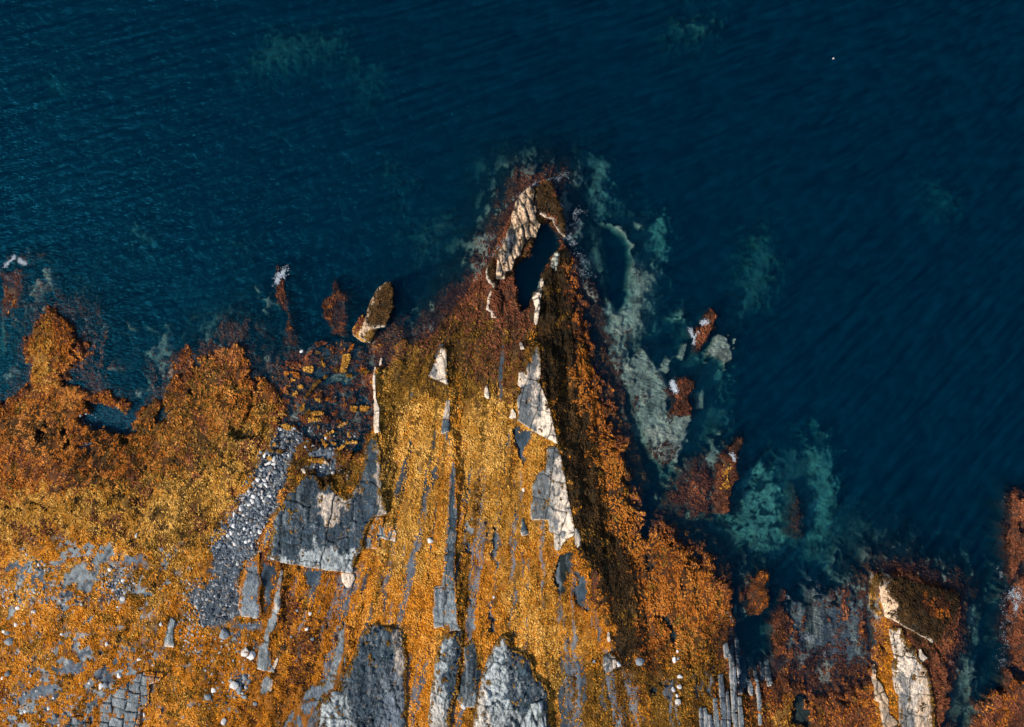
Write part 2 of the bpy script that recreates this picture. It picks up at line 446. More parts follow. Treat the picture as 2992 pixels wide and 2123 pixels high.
# right-hand shore
layer(P('N', [(1720, -500), (1850, -560), (2000, -560), (2000, 1250), (1750, 1100), (1700, 900), (1720, 500), (1700, 0)]), 'rust', .15, .4, .8, .9)
patch(P('N', [(1680, -500), (2000, -560), (2000, 1100), (1700, 900)]), 'bed', .3, .9, .5, 27, .85, z=-.5)
layer(P('N', [(1720, 1100), (1790, 1060), (1850, 1200), (2000, 1260), (2000, 1800), (1420, 1800), (1450, 1450), (1560, 1380), (1700, 1280)]), 'rust', .75, .3, .5, .4)
patch(P('N', [(1450, 1100), (2000, 1100), (2000, 1800), (1450, 1800)]), 'flame', .42, .9, .8, 29, .8)
layer(P('N', [(1420, 600), (1560, 560), (1540, 900), (1460, 900)]), 'crust', -1.6, .5, .8, .6, .6)
layer(P('N', [(1270, 1280), (1480, 1000), (1440, 1300), (1300, 1640), (1180, 1640)]), 'crust', -1.2, .5, 1.0, .6, .5)

# land cover
layer(P('O', [(-40, 690), (630, 690), (628, 930), (430, 1090), (220, 1110), (-40, 1140)]), None)
def cover(pts, cls, soft=.8, amp=1.4, c='O', k=1.0):
    poly = P(c, pts)
    sl_ = box_of(poly, 3.0)
    sd = sdf(poly, WX[sl_], WY[sl_])
    w = sstep(-soft, soft, sd + EN[sl_] * amp) * sstep(-.6, .05, Z[sl_]) * k
    put(sl_, w, cls)


cover([(-40, 680), (640, 680), (632, 940), (470, 1060), (220, 1110), (-40, 1150)], 'orange')
cover([(-40, 1110), (200, 1090), (420, 1060), (600, 900), (640, 950), (570, 1080), (500, 1210), (380, 1250), (200, 1190), (-40, 1210)], 'gold', 1.2, 1.8)
for q_, (x_, y_, w_, h_) in enumerate([(60, 960, 60, 40), (240, 985, 90, 22), (420, 880, 30, 40), (345, 935, 20, 60), (110, 970, 30, 30), (500, 830, 40, 30), (180, 1040, 60, 30), (440, 1000, 40, 70)]):
    cover([(x_ - w_, y_), (x_, y_ - h_), (x_ + w_, y_), (x_, y_ + h_)], 'dark', .8, 2.2, k=.7)
cover([(62, 790), (80, 710), (110, 720), (120, 860), (60, 880)], 'gold', .6, .8, k=.7)
cover([(420, 1050), (470, 1120), (420, 1250), (320, 1400), (280, 1300), (380, 1180)], 'olive', .8, 1.4, k=.5)
cover([(850, 760), (1000, 740), (1200, 800), (1260, 1000), (1300, 1280), (1180, 1330), (860, 1320), (840, 1100)], 'gold')
cover([(830, 750), (960, 755), (1020, 690), (1190, 690), (1210, 850), (1060, 900), (870, 900)], 'olive', .8, 1.2)
cover([(940, 770), (980, 680), (1040, 630), (1090, 570), (1190, 620), (1185, 740), (1110, 800), (1080, 740), (1010, 720), (960, 790), (900, 790)], 'rust', .6, 1.2, k=.85)
cover([(850, 870), (880, 900), (885, 1100), (870, 1250), (850, 1150)], 'olive', .4, .5, k=.8)
cover([(1010, 850), (1030, 860), (1040, 1250), (1020, 1420), (1015, 1100)], 'amber', .4, .6, k=.8)
cover([(1020, 1200), (1340, 1230), (1360, 1500), (1230, 1700), (1030, 1420)], 'amber', .8, 1.4, k=.9)
cover([(1100, 1240), (1240, 1250), (1340, 1460), (1240, 1560), (1130, 1420)], 'gold', .9, 1.6, k=.7)
cover([(820, 1290), (1000, 1280), (990, 1400), (800, 1400)], 'amber', .8, 1.4, k=.75)
cover([(1230, 1480), (1620, 1470), (1620, 1800), (1240, 1800)], 'olive', 1.0, 1.6, k=.75)
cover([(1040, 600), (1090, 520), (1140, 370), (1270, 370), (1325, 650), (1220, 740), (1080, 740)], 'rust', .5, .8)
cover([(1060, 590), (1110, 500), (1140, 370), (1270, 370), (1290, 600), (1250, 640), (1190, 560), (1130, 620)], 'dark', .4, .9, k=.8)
cover([(860, 640), (1000, 560), (1100, 600), (1250, 740), (1380, 780), (1470, 600), (1560, 400), (1600, 560), (1500, 800), (1440, 1060), (1250, 1100), (1050, 930), (890, 1000), (780, 1060)], 'olive', .5, .8, 'E')
cover([(1080, 600), (1165, 640), (1170, 700), (1120, 740), (1085, 700)], 'rust', .3, .6)
cover([(1195, 610), (1290, 560), (1380, 800), (1430, 960), (1490, 1090), (1430, 1160), (1560, 1150), (1680, 1300), (1640, 1420), (1560, 1470), (1440, 1500), (1360, 1400), (1250, 980)], 'flame', .6, 1.0)
cover([(1290, 620), (1345, 735), (1378, 880), (1430, 980), (1475, 1090), (1420, 1100), (1380, 980), (1330, 800)], 'rust', .5, 1.1, k=.8)
cover([(1500, 1160), (1640, 1200), (1670, 1340), (1600, 1330), (1580, 1230)], 'rust', .5, 1.2, k=.6)
cover([(1470, 1300), (1640, 1290), (1650, 1400), (1560, 1480), (1450, 1500), (1440, 1400)], 'orange', .8, 1.8, k=.4)
cover([(1440, 1430), (1640, 1380), (1640, 1700), (1400, 1700), (1380, 1520)], 'olive', .8, 2.0, k=.5)
cover([(1190, 600), (1262, 560), (1290, 720), (1275, 860), (1325, 980), (1350, 1120), (1420, 1290), (1445, 1460), (1385, 1490), (1340, 1320), (1280, 1180), (1250, 990), (1205, 850), (1192, 700)], 'dark', .5, 1.1)  # shade of the main ridge's east slope put into the weed colour
cover([(1620, 1400), (1740, 1400), (1750, 1800), (1580, 1800)], 'orange', .6, 1.2, k=.8)
cover([(1600, 1400), (1740, 1400), (1750, 1800), (1580, 1800)], 'dark', .8, 2.6, k=.6)
cover([(1700, 1500), (1960, 1500), (1960, 1800), (1700, 1800)], 'orange', .6, 1.2, k=.8)
cover([(1700, 1480), (1960, 1480), (1960, 1800), (1700, 1800)], 'rust', .8, 2.6, k=.6)
cover([(1715, 1590), (1790, 1560), (1800, 1680), (1720, 1690)], 'gold', .5, 1.0, k=.7)
cover([(1950, 1270), (2170, 1310), (2160, 1480), (2120, 1800), (2080, 1800), (2060, 1500), (1990, 1400)], 'rust', .4, .8)
cover([(1985, 1290), (2150, 1330), (2100, 1480), (2060, 1460), (2000, 1380)], 'dark', .5, 1.2, k=.65)

# bare ground showing through
patch(P('O', [(0, 1200), (330, 1180), (420, 1260), (330, 1400), (0, 1420)]), 'grey', .27, .9, 1.1, 31, sharp=.06)
patch(P('O', [(0, 1250), (300, 1250), (300, 1340), (0, 1360)]), 'gravel', .34, 1.3, 1.3, 33, sharp=.06)
layer(P('C', [(610, 230), (700, 160), (860, 170), (880, 270), (800, 360), (620, 320), (530, 240)]), 'grey', None, .3, .8)
layer(P('C', [(800, 20), (1000, -20), (1080, 60), (1000, 160), (860, 170)]), 'grey', None, .3, .8)
layer(P('C', [(1160, 80), (1340, 60), (1320, 160), (1150, 160)]), 'mauve', None, .3, .7)
patch(P('O', [(150, 1400), (360, 1440), (330, 1700), (0, 1700), (0, 1560)]), 'grey', .36, .9, 1.3, 37, sharp=.06)
patch(P('O', [(150, 1400), (360, 1440), (330, 1700), (0, 1700), (0, 1560)]), 'gravel', .3, 1.2, 1.2, 38, sharp=.06)
layer(P('C', [(160, 1380), (340, 1270), (470, 1230), (520, 1270), (420, 1340), (190, 1410)]), 'mauve', None, .2, .6)
layer(P('C', [(890, 1100), (980, 1080), (980, 1230), (890, 1210)]), 'mauve', None, .2, .5)
layer(P('C', [(640, 1070), (730, 1090), (680, 1170), (600, 1120)]), 'mauve', None, .2, .5)
layer(P('C', [(1560, 600), (1600, 640), (1580, 880), (1500, 890), (1530, 700)]), 'grey', None, .15, .4)
PEB = P('E', [(700, 430), (640, 570), (585, 690), (530, 745), (500, 900), (420, 1030), (330, 1170), (250, 1330), (200, 1470), (60, 1620)]) + \
      P('F', [(75, 60), (80, 250), (-30, 340), (-110, 300), (-140, 480), (-70, 560), (-30, 720), (180, 700), (330, 600), (310, 280), (390, 120), (490, 80), (500, 0)]) + \
      P('E', [(560, 1450), (640, 1310), (720, 1230), (760, 1060), (800, 900), (830, 740), (880, 640), (950, 560), (880, 500)])
layer(PEB, 'gravel', None, .25, .4)
layer(P('E', [(790, 740), (800, 800), (720, 960), (660, 1040), (620, 1130), (640, 1010), (740, 840)]), 'crust', None, .15, .3, k=.6)
patch(P('F', [(-120, 250), (180, 330), (330, 600), (560, 620), (470, 900), (0, 760)]), 'gravel', .40, .9, .9, 41)
layer(P('F', [(520, 110), (640, 130), (640, 330), (580, 560), (530, 580), (540, 400), (510, 250)]), 'slate', None, .15, .3)
patch(P('F', [(420, 830), (500, 860), (440, 1300), (330, 1340), (250, 1200)]), 'slate', .45, .8, .8, 43)
layer(P('F', [(870, 170), (1100, 195), (1010, 330), (900, 440), (930, 280)]), 'slate', None, .25, .4)
layer(P('E', [(1000, 680), (1190, 660), (1210, 760), (1170, 820), (1010, 760)]), 'mauve', None, .2, .4)
layer(P('E', [(900, 880), (1040, 830), (1240, 820), (1250, 930), (1050, 930)]), 'gravel', None, .2, .4)
patch(P('E', [(1000, 560), (1400, 480), (1480, 600), (1240, 740), (1060, 640)]), 'slate', .5, .8, .8, 16, .9)
# long dark slots and wet hollows in the weed, plus painted shadows of pool walls
for c, pts, cl, dz in [
        ('H', [(860, 550), (1060, 620), (1000, 700), (995, 860), (970, 930), (930, 830), (890, 680)], 'slate', -.35),
        ('I', [(1310, 40), (1480, 30), (1480, 120), (1400, 260), (1400, 400), (1310, 480), (1305, 200)], 'bed', -.5),
        ('I', [(1480, 210), (1560, 180), (1600, 420), (1580, 560), (1500, 520), (1480, 360)], 'slate', -.25),
        ('I', [(1590, 190), (1690, 200), (1690, 420), (1620, 440)], 'rust', -.1),
        ('Q', [(1140, 300), (1160, 70), (1200, 90), (1195, 440), (1150, 400)], 'slate', -.25),
        ('Q', [(1100, 60), (1120, 60), (1125, 200), (1105, 200)], 'slate', -.2),
        ('Q', [(935, 190), (975, 180), (980, 290), (935, 300)], 'slate', -.25),
        ('Q', [(950, 40), (970, 40), (965, 140), (945, 150)], 'grey', -.1),
        ('Q', [(950, 520), (1000, 520), (985, 570), (950, 570)], 'slate', -.2),
        ('Q', [(945, 600), (970, 600), (985, 720), (950, 700)], 'slate', -.2),
        ('Q', [(1130, 650), (1145, 650), (1160, 890), (1135, 900)], 'slate', -.25),
        ('Q', [(985, 680), (1005, 720), (1000, 870), (970, 870)], 'grey', -.1),
        ('L', [(420, 620), (480, 620), (550, 760), (545, 920), (490, 920)], 'bed', -.3),
        ('L', [(380, 1180), (460, 1190), (540, 1220), (520, 1260), (420, 1240)], 'bed', -.25),
        ('L', [(300, 1280), (370, 1270), (350, 1370), (310, 1350)], 'bed', -.25),
        ('L', [(1060, 200), (1140, 160), (1130, 400), (1220, 640), (1420, 560), (1430, 1000), (1360, 1050), (1240, 1150), (1200, 1340), (1100, 1300), (1180, 1000), (1120, 780), (1080, 560)], 'bed', -1.1),
        ('L', [(1600, 1480), (1660, 1360), (1770, 1360), (1775, 1640), (1620, 1640)], 'bed', -.5),
        ('K', [(290, 1120), (390, 1110), (400, 1300), (320, 1500), (310, 1624), (265, 1480), (270, 1250)], 'bed', -1.3),
        ('L', [(275, 0), (310, 0), (330, 190), (310, 230), (290, 120)], 'bed', -.35),
        ('B', [(790, 240), (1000, 270), (1180, 330), (1260, 220), (1380, 130), (1300, 340), (1220, 500), (1290, 530), (1200, 560), (1080, 540), (900, 510), (730, 470), (720, 400), (810, 330)], 'slate', -1.0),
        ('B', [(950, -60), (1420, -60), (1400, 60), (1330, 110), (1240, 60), (1180, 120), (1080, 50), (990, 40)], 'bed', -1.1),
        ('B', [(520, -40), (600, 20), (760, 40), (700, 80), (580, 90)], 'bed', -.9),
        ('B', [(330, 490), (440, 450), (420, 540), (380, 620), (340, 610)], 'bed', -.7),
        ('B', [(590, 490), (650, 470), (650, 640), (600, 640)], 'bed', -.6),  # shadow beside the pool's left wall, painted and sunk as a dark patch
        ('B', [(730, 620), (860, 600), (850, 690), (730, 700)], 'mauve', -.4),
        ('B', [(1110, 560), (1230, 560), (1200, 650), (1130, 640)], 'bed', -.7),  # shadow at the pool's lower wall, painted and sunk as a dark patch
        ('B', [(1480, 220), (1530, 200), (1560, 330), (1640, 260), (1560, 440), (1480, 460)], 'bed', -.6),
        ('B', [(130, 370), (190, 360), (170, 420)], 'bed', -.4),
        ('B', [(20, 1215), (200, 1250), (200, 1275), (30, 1245)], 'bed', -.5),
        ('B', [(300, 1195), (440, 1210), (480, 1250), (430, 1260), (330, 1220)], 'bed', -.4),
        ('B', [(1760, 90), (1830, 80), (1810, 180), (1760, 170)], 'bed', -.5),
        ('E', [(230, 480), (330, 460), (450, 500), (460, 590), (330, 590), (230, 550)], 'bed', -.7),
        ('E', [(500, 60), (540, -60), (520, 80), (440, 260), (400, 420), (380, 410), (450, 180)], 'bed', -.4),
        ('E', [(1560, 380), (1600, 200), (1600, 460), (1480, 600), (1390, 780), (1370, 770), (1440, 600)], 'bed', -.5)]:
    poly = P(c, pts)
    sl_ = box_of(poly, 2)
    sd = sdf(poly, WX[sl_], WY[sl_])
    w_ = sstep(-.15, .2, sd + EN[sl_] * .35)
    put(sl_, w_, cl)
    Z[sl_] += dz * w_
# the long still pool inside the tip of the headland
POOL = P('G', [(1030, 560), (1110, 530), (1150, 590), (1190, 640), (1170, 720), (1110, 800), (1070, 900), (1040, 960), (1000, 1040),
               (940, 1130), (920, 1200), (880, 1230), (850, 1150), (840, 1000), (840, 870), (880, 820), (950, 770), (980, 680)])
layer(POOL, 'bed', -3.2, .12, .2, .35)
layer(P('G', [(1150, 330), (1210, 420), (1230, 560), (1240, 660), (1300, 760), (1380, 980), (1430, 1000), (1350, 400), (1240, 160)]), 'bed', -1.2, .3, .6, .6)

# crests of the tilted beds
MAIN = P('S', [(1265, 60), (1285, 150), (1300, 300), (1300, 480), (1370, 680), (1430, 930), (1480, 1120), (1530, 1300), (1550, 1500), (1575, 1620)]) + \
       P('I', [(1630, 180), (1710, 260), (1745, 500), (1790, 800), (1850, 980)])
ridge(MAIN, 1.6, 4.4, 4.4, .10)
ridge(P('G', [(1190, 700), (1150, 770), (1065, 930), (1045, 1080), (1010, 1250), (1010, 1400)]), .9, .7, 2.2, .2)
ridge(P('S', [(600, -20), (545, 150), (562, 300), (570, 470), (585, 570), (585, 820), (615, 1040), (635, 1200), (645, 1624)]), .55, 1.6, .8)
ridge(P('I', [(405, 0), (412, 400), (430, 690)]), .4, 1.6, .6)
ridge(P('E', [(1600, -60), (1615, 0), (1650, 300), (1660, 480), (1672, 800), (1690, 1100), (1745, 1300)]), .8, 1.7, 1.6)
ridge(P('G', [(600, 860), (600, 1000), (640, 1040), (610, 1150), (605, 1230), (650, 1290)]), .35, .3, 1.2, .08)
ridge(P('S', [(1050, 330), (1050, 560), (1075, 660)]), .3, .35, .8)
ridge(P('S', [(870, 460), (880, 560), (895, 660)]), .3, .35, .8)
ridge(P('F', [(720, 160), (700, 400), (690, 540), (640, 700), (610, 900)]), .45, .7, .5)
ridge(P('F', [(1090, 1310), (1250, 1100), (1290, 900), (1330, 650)]), .25, 1.0, .6)
ridge(P('N', [(520, 260), (590, 450), (640, 660)]), .5, .9, 3.5, .1)
ridge(P('L', [(1430, 660), (1450, 800), (1470, 1010)]), .25, .25, 1.5, .1)
ridge(P('O', [(72, 720), (70, 800), (62, 860)]), .3, .3, 1.6, .1)

# the lowest shore carries darker, redder wrack
weed0 = sum(W[CI[k]] for k in FROND)
put((slice(None), slice(None)), weed0 * sstep(.55, .12, Z + .25 * EN) * .65, 'rust')
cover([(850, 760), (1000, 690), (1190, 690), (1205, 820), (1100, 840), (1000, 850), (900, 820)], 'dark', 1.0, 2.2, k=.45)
cover([(1040, 760), (1170, 740), (1180, 900), (1060, 880)], 'rust', .8, 2.0, k=.45)
cover([(300, 900), (460, 830), (620, 860), (600, 960), (420, 1080), (250, 1130)], 'olive', 1.2, 2.6, k=.4)
# mottled bottom close to the shore
near = sstep(-7.5, -1.0, OFF) * sstep(.2, -.6, OFF) * sstep(.05, -.5, Z)
mot = sstep(.18, .42, fbm(X * .8, Y * .6, 5, 131, .65)) * near
put((slice(None), slice(None)), mot * .65, 'crust')
Z += mot * .35
put((slice(None), slice(None)), sstep(.1, .4, fbm(X * .6, Y * .45, 5, 135, .65)) * near * .6, 'rust')

LL = sstep(0, 3, sdf(P('O', [(-60, 1180), (520, 1180), (640, 1290), (560, 1800), (-60, 1800)]), WX, WY))
put((slice(None), slice(None)), LL * weed0 * sstep(.1, .5, fbm(X * .5, Y * .7, 5, 151, .65)) * .55, 'olive')
put((slice(None), slice(None)), LL * weed0 * sstep(.2, .5, fbm(X * .4, Y * .5, 5, 155, .65)) * .6, 'gold')
put((slice(None), slice(None)), LL * sstep(.48, .6, fbm(X * 1.3, Y * 1.6, 5, 157, .7)) * .75, 'grey')
put((slice(None), slice(None)), LL * sstep(.5, .6, fbm(X * 1.8, Y * 1.8, 5, 159, .7)) * .8, 'gravel')
FR = sstep(-5.5, -1.2, OFF) * sstep(.4, -.4, OFF) * sstep(-11, -15, X) * sstep(.12, .36, fbm(X * .45 + Y * .2, Y * .35, 5, 171, .62))
put((slice(None), slice(None)), FR * .9, 'rust')
Z += FR * np.clip(-.25 - Z, 0, 1.6) * .8
UPL = sstep(0, 3, OFF) * (1 - LL) * sstep(-14, -18, X)
put((slice(None), slice(None)), UPL * weed0 * sstep(.1, .5, fbm(X * .7 + Y * .3, Y * .5 - X * .2, 5, 161, .65)) * .6, 'rust')
put((slice(None), slice(None)), UPL * weed0 * sstep(.3, .5, fbm(X * 1.2, Y * 1.0, 5, 163, .7)) * .7, 'dark')

# fine strata along the beds and clumpy relief of the weed
ZS = Z.copy()
weedw = sum(W[CI[k]] for k in FROND)
AX, AY = P('O', [(1190, -150)])[0]
U = (X - AX) / np.maximum(AY - Y, 4) * (AY - P('O', [(0, 1250)])[0][1]) + .25 * WN1
strat = fbm(U * 1.5, Y * .07, 4, 61, .6)
Z += .20 * strat * sstep(-.5, .3, OFF)
PEN = sstep(0, 2, sdf(P('O', [(830, 760), (1190, 700), (1300, 1250), (1420, 1500), (1640, 1450), (1640, 1800), (560, 1800), (640, 1270), (850, 1250)]), WX, WY))
put((slice(None), slice(None)), PEN * weedw * sstep(.15, .5, -fbm(U * 1.1, Y * .07, 4, 63, .62)) * .8, 'olive')
put((slice(None), slice(None)), PEN * weedw * sstep(.15, .45, fbm(U * .7, Y * .05, 4, 64, .6)) * .5 * sstep(4, -12, Y), 'amber')
put((slice(None), slice(None)), PEN * sstep(-.1, .6, Z) * sstep(.50, .62, fbm(U * 1.2, Y * .10, 4, 65, .62) - .12 * sstep(-6, 6, Y)) * .9, 'slate')
put((slice(None), slice(None)), PEN * sstep(-4, -20, Y) * sstep(.22, .42, fbm(U * 1.5, Y * .09, 4, 66, .62)) * .8, 'mauve')
put((slice(None), slice(None)), sstep(0, 1.5, OFF) * (1 - PEN) * weedw * sstep(.45, .62, fbm(X * .9, Y * .9, 4, 67, .65)) * .7, 'olive')
Z += weedw * (.12 * fbm(X * 1.0, Y * .8, 3, 71, .6) + .06 * np.abs(fbm(X * 2.0, Y * 1.6, 2, 73)) + .03)
Z += (1 - weedw) * .05 * fbm(X * 2.5, Y * 1.8, 3, 75)
INFRAME = (np.abs(X) < HX) & (np.abs(Y) < HY)
GX0, GY0 = -HX, -HY


def grid_at(A, x, y):
    fi = np.clip((x - GX0) / DX + OX, 0, len(GX) - 2.001)
    fj = np.clip((y - GY0) / DX + OY, 0, len(GY) - 2.001)
    i, j = fi.astype(int), fj.astype(int)
    a, b = fi - i, fj - j
    return (A[j, i] * (1 - a) + A[j, i + 1] * a) * (1 - b) + (A[j + 1, i] * (1 - a) + A[j + 1, i + 1] * a) * b


def class_colours(Wn, x, y):
    col = np.zeros(x.shape + (3,), np.float32)
    v1 = fbm(x * .35, y * .35, 3, 81)
    v2 = fbm(x * 2.2, y * 1.5, 4, 85, .65)
    for nme, i in CI.items():
        base = np.array(ALB[nme], np.float32)
        amt = {'pale': .22, 'grey': .35, 'slate': .4, 'sand': .3, 'crust': .45, 'foam': 0}.get(nme, .40)
        f = np.clip(1 + amt * v2 + .2 * v1, .2, 2)
        col += (Wn[i] * f)[..., None] * base
    return col


# ------------------------------------------------------------------ mesh builders
def mesh_from(name, verts, quads, cols=None, smooth=True, tri=False):
    me = bpy.data.meshes.new(name)
    n = 3 if tri else 4
    verts = np.asarray(verts, np.float32)
    quads = np.asarray(quads, np.int32)
    me.vertices.add(len(verts))
    me.vertices.foreach_set('co', verts.ravel())
    me.loops.add(quads.size)
    me.loops.foreach_set('vertex_index', quads.ravel())
    me.polygons.add(len(quads))
    me.polygons.foreach_set('loop_start', np.arange(len(quads), dtype=np.int32) * n)
    if smooth:
        me.polygons.foreach_set('use_smooth', np.ones(len(quads), bool))
    else:
        me.polygons.foreach_set('use_smooth', np.zeros(len(quads), bool))
    if cols is not None:
        a = me.color_attributes.new('Col', 'FLOAT_COLOR', 'POINT')
        c4 = np.ones((len(verts), 4), np.float32)
        c4[:, :3] = cols
        a.data.foreach_set('color', c4.ravel())
    me.update(calc_edges=True)
    me.validate(verbose=False)
    return me


def link(name, me, mat, parent=None, **props):
    o = bpy.data.objects.new(name, me)
    if mat and not me.materials:
        me.materials.append(mat)
    C.objects.link(o)
    if parent:
        o.parent = parent
    for k, v in props.items():
        o[k] = v
    return o


def empty(name, loc, **props):
    o = bpy.data.objects.new(name, None)
    C.objects.link(o)
    o.location = loc
    o.empty_display_size = .3
    for k, v in props.items():
        o[k] = v
    return o


def grid_faces(nj, ni):
    a = np.arange(nj * ni).reshape(nj, ni)
    return np.stack([a[:-1, :-1], a[:-1, 1:], a[1:, 1:], a[1:, :-1]], -1).reshape(-1, 4)


ROCKMASK = np.zeros(X.shape, bool)
CHIPS = []


def frond_mesh(px, py, pz, cls_idx, size=1.0, flow=None):
    """bent strap-like blades, two faces each side of the mid-rib"""
    n = len(px)
    r = RNG.random((8, n))
    if flow is None:
        flow = -math.pi / 2 + 1.3 * fbm(px * .16, py * .16, 3, 91) + .8 * fbm(px * .9, py * .9, 2, 95)
    th = flow + (r[0] - .5) * 1.9
    size = size * np.array([FSIZE[k] for k in FROND])[cls_idx]
    L = (.18 + .28 * r[1] ** 1.5) * size
    wd = (.045 + .055 * r[2]) * size
    dx, dy = np.cos(th), np.sin(th)
    up = (.02 + .075 * r[3] ** 2) * size
    tip = up * (.2 + .9 * r[4])
    V = np.zeros((n, 4, 3), np.float32)
    V[:, 0] = np.stack([px - dx * L * .5, py - dy * L * .5, pz - .03], -1)
    mx, my = px + dx * L * .05, py + dy * L * .05
    roll = (r[5] - .5) * .12 * size
    V[:, 1] = np.stack([mx - dy * wd, my + dx * wd, pz + up + roll], -1)
    V[:, 3] = np.stack([mx + dy * wd, my - dx * wd, pz + up - roll], -1)
    V[:, 2] = np.stack([px + dx * L * .5, py + dy * L * .5, pz + tip], -1)
    pal = np.zeros((n, 3), np.float32)
    keys = list(FROND)
    c1 = fbm(px * 1.9, py * 1.3, 3, 111, .6)
    c2 = fbm(px * .20, py * .11, 4, 115, .6)
    sel = np.clip(.52 + .30 * c1 + .36 * c2 + .36 * (r[6] - .5), 0, .999)
    pick = np.array([3, 2, 0, 1])[np.searchsorted(np.array([.20, .42, .74]), sel)]
    shade = (.86 + .28 * r[7]) * (1 + .14 * c1 + .20 * c2)
    for ci, kname in enumerate(keys):
        m = cls_idx == ci
        if m.any():
            pal[m] = np.array(FROND[kname], np.float32)[pick[m]] * shade[m][:, None]
    cols = np.repeat(pal, 4, 0)
    Q = np.arange(n * 4).reshape(n, 4)
    return V.reshape(-1, 3), Q, cols


def components(m):
    """split a mask of cells into its connected pieces"""
    jj, ii = np.nonzero(m)
    j0, i0 = jj.min(), ii.min()
    sub = np.pad(m[j0:jj.max() + 1, i0:ii.max() + 1], 1)
    lab = np.where(sub, np.arange(sub.size).reshape(sub.shape) + 1, 0)
    while True:
        n_ = lab.copy()
        n_[1:] = np.maximum(n_[1:], lab[:-1])
        n_[:-1] = np.maximum(n_[:-1], n_[1:])
        n_[:, 1:] = np.maximum(n_[:, 1:], n_[:, :-1])
        n_[:, :-1] = np.maximum(n_[:, :-1], n_[:, 1:])
        n_ = np.where(sub, n_, 0)
        if (n_ == lab).all():
            break
        lab = n_
    out = []
    for v in np.unique(lab[lab > 0]):
        q = lab[1:-1, 1:-1] == v
        if q.sum() >= 6:
            w = np.zeros(m.shape, bool)
            w[j0:j0 + q.shape[0], i0:i0 + q.shape[1]] = q
            out.append(w)
    return out


